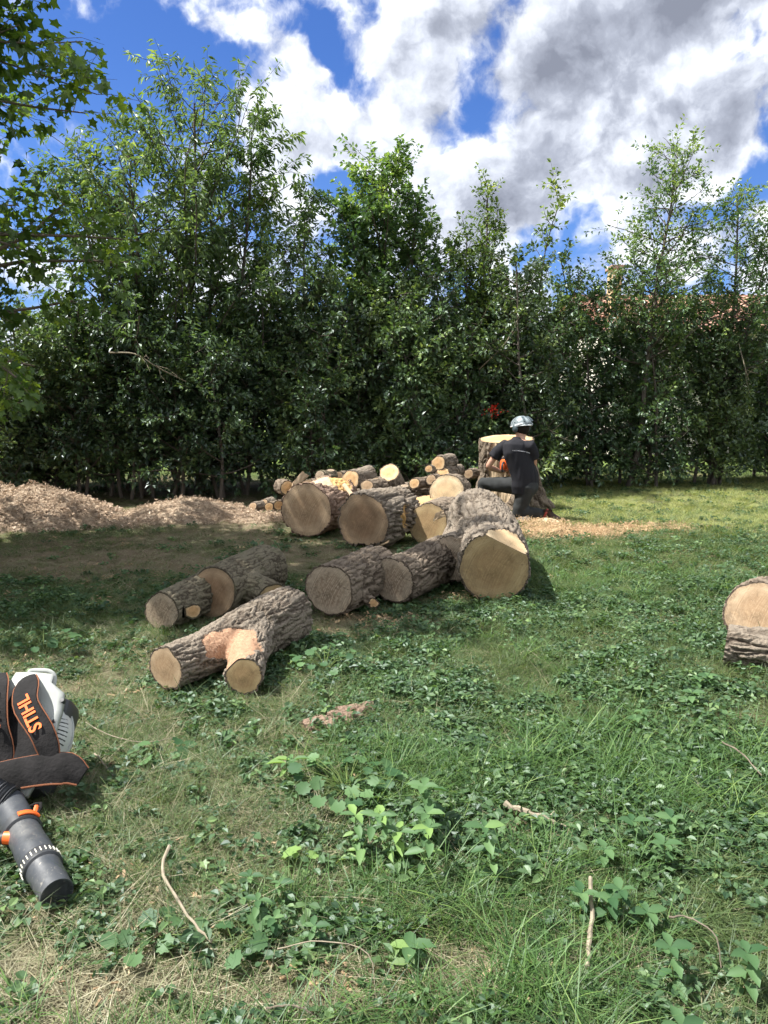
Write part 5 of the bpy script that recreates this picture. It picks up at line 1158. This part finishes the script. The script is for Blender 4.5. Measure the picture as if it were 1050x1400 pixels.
weed('lobed weed growing at the foot of the nearest forked log', 445, 920, 'lobed', 16, .06, .10, 13, .8, .18)
weed('small bright weed seedling low in the bottom centre', 560, 1310, 'up', 12, .07, .07, 14, .6, .02, bright=.3)
weed('dock weed with big leaves among grass at the far left middle', 60, 890, 'lobed', 10, .08, .09, 15, .7, .16)
weed('broad-leaved weed in the right lawn beneath the furrowed log piece', 985, 960, 'up', 48, .06, .10, 16, .55, .15)
weed('nettle-like weed near the centre of the right lawn', 840, 1000, 'up', 48, .05, .11, 17, .5, .14)
b = MB(); p = zz(259, 854, .04); b.box(p, (.035, .03, .03), bev=.006); o = b.build('litter_piece', 'white_bit'); tagit(o, 'tiny white scrap lying between the left-most logs', 'litter')

# ------------------------------------------------------------------ backpack blower
def blower():
    o0 = zz(30, 1065, 0); T = thing('backpack_blower', 'black and white backpack leaf blower lying on its side at left', 'leaf blower', o0)
    # harness frame: v runs up the back plate (towards image top), u across, w out of the plate (towards the camera)
    c = HY(20, 1003, 2.88)                       # middle of the back plate
    v = np.array([.06, .72, .69]); v /= np.linalg.norm(v)
    u = np.array([1., -.12, -.10]); u -= v * u.dot(v); u /= np.linalg.norm(u); w = np.cross(u, v); w /= np.linalg.norm(w)
    if w[1] > 0: w = -w
    def Q(a, b_, d=0.): return c + u * a + v * b_ + w * d
    R = np.stack([u, v, w], 1)
    # machine shell behind the plate
    b = MB(); b.ball(Q(-.01, .02, -.12), (.190, .19, .14), 28, 18, R); hs_ = b.build('housing', 'shell_white', T)
    b = MB(); b.tube([Q(-.01 + .191 * math.cos(t), .02 + .191 * math.sin(t), -.12) for t in np.linspace(0, 2 * math.pi, 60)], .005, 6); b.build('seam', 'plate_grey', hs_)
    for i_ in range(7): b = MB(); t = -.15 + i_ * .10; b.tube([Q(-.01 + .186 * math.cos(t) * math.cos(e), .02 + .186 * math.sin(t) * math.cos(e), -.12 + .139 * math.sin(e)) for e in np.linspace(.25, .75, 8)], .004, 5); b.build('vent_slot', 'black_plastic', hs_)
    b = MB(); b.box(Q(-.02, .0, -.145), (.34, .40, .16), R, .04); b.build('engine_cover', 'black_plastic', T)
    b = MB()                                     # back plate with raised shapes
    rows = []
    for bb in np.linspace(-.24, .25, 14):
        hw = .145 + .02 * math.cos(bb * 8) - (.06 if bb > .2 else 0); rows.append([Q(a * hw, bb, .012 * math.cos(a * 1.4) + .006 * math.sin(bb * 40)) for a in np.linspace(-1, 1, 13)])
    b.grid(np.array(rows)); pl = b.build('back_plate', 'plate_grey', T); md = pl.modifiers.new('s', 'SOLIDIFY'); md.thickness = .03; md.offset = 0
    for (a, bb) in ((.045, .19), (-.035, .13), (.15, .05), (.155, -.06), (.155, .14), (-.04, -.10), (.005, -.14)):
        b = MB(); b.tube([Q(a, bb, .004), Q(a, bb, .024)], [.010, .008], 12); b.build('screw', 'black_plastic', T)
    b = MB(); b.tube(smoothpts([Q(-.03, .22, .0), Q(-.025, .26, .01), Q(.0, .268, .01), (Q(.055, .268, .01)), Q(.08, .25, .0), Q(.085, .215, -.01)], 20), .009, 8); b.build('carry_handle', 'plate_grey', T)
    # pads under straps, straps with piping and lettering
    def strap(a0, a1, off):
        cl_ = smoothpts([Q(a0 - .02, .225, .02), Q(a0 + .015, .17, .07), Q(a0 + .055, .08, .095), Q(a1 + .0, -.02, .085), Q(a1 + .045, -.10, .045), Q(a1 + .06, -.15, .03)], 18)
        b = MB(); b.slab(cl_, np.interp(np.linspace(0, 1, 18), [0, .2, .7, 1], [.075, .10, .085, .035]), .022, w); st = b.build('shoulder_strap', 'black_fabric', T)
        for sg in (-1, 1):
            T_s = np.gradient(cl_, axis=0); T_s /= np.linalg.norm(T_s, axis=1)[:, None]; sd_ = np.cross(T_s, w); sd_ /= np.linalg.norm(sd_, axis=1)[:, None]
            e = cl_ + sd_ * (np.interp(np.linspace(0, 1, 18), [0, .2, .7, 1], [.075, .10, .085, .035]) / 2 * sg)[:, None]; b = MB(); b.tube(e, .0028, 6); b.build('piping', 'piping_brown', st)
        # lettering, read from below upwards as in the photograph
        tm = cl_[8]; dd = cl_[10] - cl_[5]; dd /= np.linalg.norm(dd); cu = bpy.data.curves.new('lettering', 'FONT'); cu.body = 'STIHL'; cu.size = .066; cu.extrude = .001; cu.align_x = 'CENTER'; cu.align_y = 'CENTER'; cu.offset = .0015; cu.space_character = 1.02
        to = bpy.data.objects.new('t', cu); COL.objects.link(to); dg = bpy.context.evaluated_depsgraph_get(); ev = to.evaluated_get(dg); me = bpy.data.meshes.new_from_object(ev)
        bpy.data.objects.remove(to); xd = -dd; nd = np.cross(np.cross(xd, w), xd); nd = w - xd * w.dot(xd); nd /= np.linalg.norm(nd); yd = np.cross(nd, xd)
        Vt = np.array([v_.co[:] for v_ in me.vertices]); Vt = tm + Vt[:, :1] * xd + Vt[:, 1:2] * yd + (Vt[:, 2:] + .0128) * nd
        npmesh('lettering', Vt, [list(p_.vertices) for p_ in me.polygons], 'orange_print', st, False); bpy.data.meshes.remove(me)
        cp_ = smoothpts([Q(a0 - .02, .17, .03), Q(a0 - .0, .08, .038), Q(a1 - .07, -.02, .038), Q(a1 - .045, -.12, .03)], 10)
        b = MB(); b.slab(cp_, np.interp(np.linspace(0, 1, 10), [0, .5, 1], [.06, .13, .12]), .03, w); b.build('back_pad', 'black_fabric', T)
        b = MB(); b.tube([Q(a1 + .055, -.135, .03), Q(a1 + .075, -.20, .03)], .006, 6); b.build('strap_buckle', 'black_plastic', T)
    strap(.0, .150, 0); strap(-.125, -.03, 0)
    # hip belt
    cl_ = smoothpts([Q(-.26, -.31, .03), Q(-.12, -.25, .05), Q(.02, -.195, .055), Q(.15, -.155, .045), Q(.26, -.135, .03), Q(.325, -.155, .01)], 22)
    wd = np.interp(np.linspace(0, 1, 22), [0, .2, .8, 1], [.07, .115, .12, .07]); b = MB(); b.slab(cl_, wd, .03, w + v * -.2); hb = b.build('hip_belt', 'black_fabric', T)
    T_s = np.gradient(cl_, axis=0); T_s /= np.linalg.norm(T_s, axis=1)[:, None]; sd_ = np.cross(T_s, w); sd_ /= np.linalg.norm(sd_, axis=1)[:, None]
    for sg in (-1, 1): b = MB(); b.tube(cl_ + sd_ * (wd / 2 * sg)[:, None], .004, 6); b.build('piping', 'piping_brown', hb)
    cl2 = smoothpts([Q(-.16, -.24, .07), Q(-.10, -.28, .075), Q(.01, -.315, .07), Q(.10, -.325, .055)], 12)
    b = MB(); b.slab(cl2, np.linspace(.10, .05, 12), .022, w); hw_ = b.build('belt_wing', 'black_fabric', T); T_s = np.gradient(cl2, axis=0); T_s /= np.linalg.norm(T_s, axis=1)[:, None]; sd_ = np.cross(T_s, w); sd_ /= np.linalg.norm(sd_, axis=1)[:, None]
    for sg in (-1, 1): b = MB(); b.tube(cl2 + sd_ * (np.linspace(.10, .05, 12) / 2 * sg)[:, None], .0035, 6); b.build('piping', 'piping_brown', hw_)
    # tube: elbow bellows then pipe to nozzle
    pA = HZ(-45, 1085, .17); pB = HZ(12, 1103, .13); pC = HZ(40, 1146, .085); pD = HZ(62, 1200, .075); pE = HZ(78, 1222, .072)
    cl_ = smoothpts([pA, pA * .45 + pB * .55 + np.array([0, 0, .01]), pB], 46); rr = .068 + .005 * np.sin(np.arange(46) * 1.9); b = MB(); b.tube(cl_, rr, 28, False); b.build('bellows', 'black_plastic', T)
    d = pE - pB; L = np.linalg.norm(d); d /= L; S_ = lambda t: pB + d * L * t
    b = MB(); b.tube([S_(-.02), S_(.02), S_(.28)], [.06, .058, .056], 32, False); b.build('pipe', 'pipe_plastic', T)
    b = MB(); b.tube([S_(.26), S_(.27), S_(.33), S_(.34)], [.057, .064, .064, .057], 32, False); cb = b.build('clamp', 'black_plastic', T)
    _, cu_, cw_ = frame(d); upv = np.array([0, 0, 1.]) - d * d[2]; upv /= np.linalg.norm(upv); sdv = np.cross(d, upv)
    arc = [S_(.30) + .068 * (upv * math.cos(t) + sdv * math.sin(t)) for t in np.linspace(-.15, 1.0, 8)]; arc2 = arc
    if (arc[-1] - arc[0])[0] < 0: arc2 = [S_(.30) + .068 * (upv * math.cos(t) - sdv * math.sin(t)) for t in np.linspace(-.15, 1.0, 8)]
    b = MB(); b.slab(arc2, .022, .008, [(a - S_(.30)) / .068 for a in arc2]); b.build('clamp_lever', 'orange_plastic', cb)
    b = MB(); b.tube([S_(.32), S_(.50), S_(.52), S_(.70)], [.0555, .0555, .058, .057], 32, False); b.build('pipe', 'pipe_plastic', T)
    b = MB(); b.tube([S_(.66), S_(.67), S_(.745), S_(.755)], [.058, .062, .062, .056], 32, False); cr = b.build('coupling_ring', 'black_plastic', T)
    for i in range(26):
        a = i * 2 * math.pi / 26; e = upv * math.cos(a) + sdv * math.sin(a); b = MB(); b.box(S_(.705) + e * .0625, (.003, .020, .003), np.stack([np.cross(d, e), d, e], 1)); b.build('mark', 'mark_pale', cr, False)
    b = MB(); b.tube([S_(.74), S_(.78), S_(1.0), S_(1.0), S_(.80)], [.056, .054, .050, .046, .044], 32, False); nz = b.build('nozzle', 'pipe_plastic', T)
    b = MB(); b.tube([S_(.86), S_(.88)], [.045, .045], 24, True); b.build('nozzle_inside', 'inner_black', nz)
    # control handle
    hpt = S_(.42); left = np.array([-1., -.05, .0]); b = MB(); b.tube(smoothpts([hpt + left * .05, hpt + left * .09 + [0, 0, .01], hpt + left * .16 + [0, -.02, .01], hpt + left * .24 + [0, -.06, 0]], 12), [.02] * 4 + [.017] * 8, 12); hd = b.build('control_handle', 'black_plastic', T)
    b = MB(); b.tube([hpt + left * .050 + [0, 0, .01], hpt + left * .075 + [0, 0, .012]], [.024, .022], 14); b.build('handle_collar', 'orange_plastic', hd)
    # cable and buckle by the belt
    b = MB(); b.tube(smoothpts([Q(.02, -.34, .05), Q(.04, -.37, .04), HZ(52, 1098, .09), HZ(48, 1120, .12)], 12), .006, 8); b.build('strap_end', 'black_fabric', T)
    b = MB(); bc = HZ(50, 1102, .12); b.tube([bc, bc + np.array([.004, -.02, -.01]), bc + np.array([.018, -.05, -.03])], [.008, .010, .006], 8); b.build('buckle', 'orange_plastic', T)
blower()

# ------------------------------------------------------------------ skinned bodies
def skin(name, verts, edges, material, parent, root=0, sub=2, clip=None):
    me = bpy.data.meshes.new(name); O = org(parent); me.from_pydata([tuple(np.asarray(v[0]) - O) for v in verts], edges, []); me.materials.append(MATS[material])
    o = link(me, name, parent); md = o.modifiers.new('skin', 'SKIN'); md.use_smooth_shade = True
    for i, v in enumerate(verts):
        r = v[1]; r = (r, r) if not isinstance(r, tuple) else r; me.skin_vertices[0].data[i].radius = r; me.skin_vertices[0].data[i].use_root = (i == root)
    s = o.modifiers.new('sub', 'SUBSURF'); s.levels = s.render_levels = sub
    # bake so that the mesh is plain geometry
    dg = bpy.context.evaluated_depsgraph_get(); m2 = bpy.data.meshes.new_from_object(o.evaluated_get(dg)); o.modifiers.clear(); o.data = m2
    if not m2.materials: m2.materials.append(MATS[material])
    for p_ in m2.polygons: p_.use_smooth = True
    return o
def person():
    Yp = 9.55; J = lambda px, py, dy=0.: HY(px, py, Yp + dy)
    base = HZ(712, 706, 0); T = thing('person', 'kneeling worker in black t-shirt, dark trousers and pale helmet, seen from behind beside the stump', 'person', (base[0], Yp, 0))
    pel = J(718, 661, 0); waist = J(714, 640, 0); chest = J(708, 618, .02); neck0 = J(709, 602, .05); neck = J(711, 597, .06); head = J(713, 590, .07)
    shL = J(689, 606, .10); shR = J(726, 606, -.05); elL = J(667, 638, .14); wrL = J(685, 645, .38); elR = J(731, 636, .06); wrR = J(712, 645, .36)
    hpL = J(708, 664, .02); knL = J(661, 661, .20); anL = J(664, 704, .20); toeL = J(650, 707, .30)
    hpR = J(720, 667, -.05); knR = J(709, 700, -.02); anR = J(748, 700, -.11); toeR = J(762, 706, -.13)
    knR[2] = max(knR[2], .09); anR[2] = .12; toeR[2] = .06; anL[2] = .10; toeL[2] = .045
    # body
    vs = [(pel, .09), (waist, .085), (chest, .09), (neck0 - [0, 0, .02], .05), (neck, .048), (head, .08), (head + [0, .02, .07], .082),
          (shL - [0, 0, .02], .045), ((shL + elL) / 2, .046), (elL, .040), ((elL * 2 + wrL) / 3, .040), (wrL, .026), (shR - [0, 0, .02], .045), ((shR + elR) / 2, .046), (elR, .040), (wrR, .026),
          (hpL, .07), ((hpL + knL) / 2, .068), (knL, .058), ((knL + anL) / 2, .055), (anL, .036), (toeL, .032),
          (hpR, .07), ((hpR + knR) / 2, .068), (knR, .060), ((knR + anR) / 2, .055), (anR, .036), (toeR, .032)]
    ed = [(0, 1), (1, 2), (2, 3), (3, 4), (4, 5), (5, 6), (3, 7), (7, 8), (8, 9), (9, 10), (10, 11), (3, 12), (12, 13), (13, 14), (14, 15), (0, 16), (16, 17), (17, 18), (18, 19), (19, 20), (20, 21), (0, 22), (22, 23), (23, 24), (24, 25), (25, 26), (26, 27)]
    # hands: palm and five fingers each, curled round the saw handles
    def hand(wr, tgt, side, vs, ed, wi):
        d = tgt - wr; d /= np.linalg.norm(d); s_ = np.cross(d, [0, 0, 1.]); s_ /= np.linalg.norm(s_); up = np.cross(s_, d); n0 = len(vs)
        vs.append((wr + d * .045, (.030, .018))); ed.append((wi, n0)); vs.append((wr + d * .085, (.034, .017))); ed.append((n0, n0 + 1))
        for i, (o_, l) in enumerate(((-.030, .062), (-.010, .072), (.010, .068), (.030, .055))):
            a = len(vs); p0 = wr + d * .095 + s_ * o_; vs += [(p0, .0095), (p0 + d * l * .5 - up * l * .12, .009), (p0 + d * l * .75 - up * l * .55, .008), (p0 + d * l * .55 - up * l * .9, .0075)]; ed += [(n0 + 1, a), (a, a + 1), (a + 1, a + 2), (a + 2, a + 3)]
        a = len(vs); p0 = wr + d * .04 - s_ * .035 * side; vs += [(p0, .011), (p0 + d * .03 - s_ * .015 * side - up * .015, .010), (p0 + d * .055 - up * .03, .009)]; ed += [(n0, a), (a, a + 1), (a + 1, a + 2)]
    hL = J(700, 643, .50); hR = J(707, 640, .50)
    hand(wrL, hL, 1, vs, ed, 11); hand(wrR, hR, -1, vs, ed, 15)
    skin('body', vs, ed, 'skin', T, 0, 2)
    # face on the far side of the head, turned towards the stump
    fw = np.array([-.55, .83, -.12]); fw /= np.linalg.norm(fw); hc = head + np.array([0, .02, .045]); sd_ = np.cross(fw, [0, 0, 1.]); sd_ /= np.linalg.norm(sd_)
    b = MB(); b.tube([hc + fw * .085 + [0, 0, .01], hc + fw * .11 + [0, 0, -.02], hc + fw * .085 + [0, 0, -.03]], [.008, .015, .01], 8); b.build('nose', 'skin', T)
    for sg in (-1, 1):
        b = MB(); b.ball(hc + fw * .082 + sd_ * .032 * sg + [0, 0, .01], .011, 10, 7); b.build('eye', 'white_bit', T)
    b = MB(); b.ball(hc + fw * .083 + [0, 0, -.05], (.02, .02, .006), 10, 6); b.build('mouth', 'boot_red', T)
    Rh = np.stack([sd_, fw, np.cross(sd_, fw)], 1)
    b = MB(); b.ball(hc + np.array([.005, -.02, .0]), (.090, .10, .095), 20, 14, Rh); b.build('hair', 'hair', T)
    # helmet: shell, brim, ear defenders, rear straps
    hc2 = hc + np.array([0, .0, .035]); b = MB(); P = []
    for i in range(11):
        t = i / 10 * math.pi * .54; P.append([hc2 + Rh @ np.array([.118 * math.sin(t) * math.cos(a), .138 * math.sin(t) * math.sin(a), .108 * math.cos(t)]) for a in np.linspace(0, 2 * math.pi, 33)])
    b.grid(np.array(P)); hm = b.build('helmet', 'helmet_shell', T); md = hm.modifiers.new('s', 'SOLIDIFY'); md.thickness = .006
    b = MB(); b.tube([hc2 + Rh @ np.array([.121 * math.cos(a), .142 * math.sin(a), -.012]) for a in np.linspace(0, 2 * math.pi, 40)], .008, 6); b.build('helmet_rim', 'helmet', hm)
    for aa in (-.5, 0, .5):
        b = MB(); b.slab([hc2 + Rh @ np.array([.125 * math.sin(aa + t * 0) * math.sin(tt) + aa * .02, -.138 * math.cos(aa * .5) * math.sin(tt), .112 * math.cos(tt)]) for t, tt in zip(range(7), np.linspace(.5, 1.25, 7))], .028, .008, (0, -.5, .8)); b.build('vent', 'helmet_dark', hm)
    for sg in (-1, 1):
        e = hc + sd_ * .105 * sg + np.array([0, -.01, -.005]); b = MB(); b.ball(e, (.028, .042, .052), 14, 10, Rh); em = b.build('ear_defender', 'helmet_dark', T)
        b = MB(); b.tube(smoothpts([e + [0, 0, .04], e + sd_ * .012 * sg + [0, 0, .08], hc2 + sd_ * .11 * sg + [0, 0, .02]], 8), .006, 6); b.build('ear_arm', 'helmet_dark', em)
    nb = smoothpts([hc + sd_ * .108 + [0, -.02, .03], hc + sd_ * .095 - fw * .085 + [0, 0, .042], hc - fw * .122 + [0, 0, .05], hc - sd_ * .095 - fw * .085 + [0, 0, .042], hc - sd_ * .108 + [0, -.02, .03]], 20); b = MB(); b.tube(nb, .013, 8); b.build('headband', 'helmet', T)
    # clothes
    lo = lambda p_, q_, t: p_ * (1 - t) + q_ * t
    def meld(name, b, material, vox=.012, it=8, fold=.0, sc=(9, 9, 3)):
        V = np.concatenate(b.v); me = bpy.data.meshes.new('m'); me.from_pydata([tuple(v_) for v_ in V], [], b.f); o = bpy.data.objects.new('m', me); COL.objects.link(o)
        md = o.modifiers.new('r', 'REMESH'); md.mode = 'VOXEL'; md.voxel_size = vox; md = o.modifiers.new('s', 'SMOOTH'); md.factor = .6; md.iterations = it
        e = o.evaluated_get(bpy.context.evaluated_depsgraph_get()).to_mesh(); V = np.empty(len(e.vertices) * 3); e.vertices.foreach_get('co', V); V = V.reshape(-1, 3)
        N = np.empty(len(e.vertices) * 3); e.vertices.foreach_get('normal', N); N = N.reshape(-1, 3); Fs = [list(p_.vertices) for p_ in e.polygons]; bpy.data.objects.remove(o)
        if fold: V = V + N * ((1 - np.abs(2 * fbm(V * np.array(sc), 5, 2) - 1)) - .7)[:, None] * fold
        return npmesh(name, V, Fs, material, T, True)
    tf = np.array([-.55, .83, 0]); tf /= np.linalg.norm(tf); ts_ = np.cross(tf, [0, 0, 1.])
    b = MB(); b.tube([pel - [0, 0, .13], pel - [0, 0, .03], pel + [0, 0, .08], waist, chest, lo(chest, neck0, .5), lo(chest, neck0, .8), neck0 + [0, 0, .01], neck0 + [0, 0, .045]], [.175, .195, .19, .185, .21, .205, .17, .10, .070], 28, sx=1, sy=.68, up=ts_)
    for sh_, el_, t_ in ((shL, elL, .62), (shR, elR, .66)): b.tube([lo(sh_, chest, .45), lo(sh_, chest, .1) - [0, 0, .02], lo(sh_, el_, t_ * .6), lo(sh_, el_, t_)], [.085, .078, .074, .080], 18)
    meld('t_shirt', b, 'tshirt', .011, 6, .022, (11, 11, 3))
    b = MB(); b.ball(pel - [0, 0, .05], (.165, .15, .14), 20, 14); b.tube([pel - [0, 0, .04], hpL, lo(hpL, knL, .5), knL], [.12, .115, .098, .080], 18); b.ball(knL, .080, 14, 10); b.tube([knL, lo(knL, anL, .5), lo(knL, anL, .95)], [.078, .075, .062], 16)
    b.tube([pel - [0, 0, .04], hpR, lo(hpR, knR, .5), knR], [.12, .118, .102, .082], 18); b.ball(knR, .082, 14, 10); b.tube([knR, lo(knR, anR, .5), lo(knR, anR, .92)], [.080, .075, .060], 16)
    meld('trousers', b, 'trousers', .012, 5, .016, (8, 8, 8))
    for nm, an, toe in (('boot', anL, toeL), ('boot', anR, toeR)):
        d = toe - an
        bo = skin('boot', [(an + [0, 0, .04], .056), (an, .056), (an + d * .5, .052), (toe, (.055, .042)), (toe + d * .35, .036)], [(0, 1), (1, 2), (2, 3), (3, 4)], 'boot', T, 1, 2)
        b = MB(); b.tube([an - d * .25 + [0, 0, .0], an - d * .08 + [0, 0, .0]], [.066, .064], 14); b.build('boot_cuff', 'boot_red', bo)
    # faint printed line across the shoulders, on the cloth
    dg = bpy.context.evaluated_depsgraph_get(); dg.update(); ts = [c_ for c_ in T.children if c_.name.startswith('t_shirt')][0]
    from mathutils.bvhtree import BVHTree
    bt = BVHTree.FromPolygons([v_.co[:] for v_ in ts.data.vertices], [list(p_.vertices) for p_ in ts.data.polygons]); O = org(T); b = MB(); rg = random.Random(4); camp = np.array([0, 0, CAMZ])
    for i in range(34):
        px = 700.5 + i * .72; py = 616.0 + (i / 34) * 3.4 - .9 * math.sin(i / 34 * 3.1); d = ray(px, py); d /= np.linalg.norm(d); hit = bt.ray_cast(Vector(camp - O), Vector(d))
        if hit[0] is None or rg.random() < .12: continue
        h_ = rg.uniform(.008, .016); b.box(np.array(hit[0]) + O + np.array(hit[1]) * .003, (.0042, .002, h_))
    if b.v: b.build('printed_line', 'print_white', ts, False)
    # chainsaw in the hands
    sc = J(692, 637, .48); Ts = thing('chainsaw', 'orange chainsaw held by the kneeling worker against the stump', 'chainsaw', sc - [0, 0, .1])
    ax = np.array([.35, .93, -.05]); ax /= np.linalg.norm(ax); s_ = np.cross(ax, [0, 0, 1.]); s_ /= np.linalg.norm(s_); up = np.cross(s_, ax); R = np.stack([s_, ax, up], 1)
    b = MB(); b.box(sc, (.13, .22, .12), R, .03); b.box(sc - ax * .10 + up * .02, (.12, .10, .14), R, .04); hs = b.build('engine_housing', 'orange_plastic', Ts)
    b = MB(); b.box(sc + s_ * .07 - up * .01, (.02, .17, .10), R, .008); b.build('clutch_cover', 'black_plastic', Ts)
    b = MB(); b.ball(sc - s_ * .068, (.012, .055, .055), 20, 12, R); b.build('starter_cover', 'black_plastic', hs)
    b = MB(); b.tube(smoothpts([sc - s_ * .085 - up * .05 + ax * .03, sc - s_ * .09 + up * .05 + ax * .04, sc - s_ * .05 + up * .11 + ax * .04, sc + s_ * .05 + up * .11 + ax * .03, sc + s_ * .08 + up * .03 + ax * .02], 16), .010, 8); b.build('front_handle', 'black_plastic', Ts)
    b = MB(); b.tube(smoothpts([sc - ax * .13 + up * .05, sc - ax * .20 + up * .05, sc - ax * .25 + up * .01, sc - ax * .24 - up * .06, sc - ax * .13 - up * .06], 14), .012, 8); b.build('rear_handle', 'black_plastic', Ts)
    b = MB(); b.box(sc + ax * .115 + up * .10, (.13, .012, .06), R, .004); b.build('hand_guard', 'black_plastic', Ts)
    b = MB(); b.slab([sc + ax * .10 + s_ * .05, sc + ax * .20 + s_ * .05, sc + ax * .34 + s_ * .05, sc + ax * .38 + s_ * .05], [.08, .085, .075, .03], .006, s_); b.build('guide_bar', 'steel', Ts)
    lp = [sc + s_ * .05 + ax * a + up * b__ for a, b__ in ((.10, .042), (.2, .045), (.33, .040), (.385, .0), (.33, -.040), (.2, -.045), (.10, -.042))]; b = MB(); b.tube(smoothpts(lp, 30), .006, 4); b.build('saw_chain', 'metal_dark', Ts)
person()
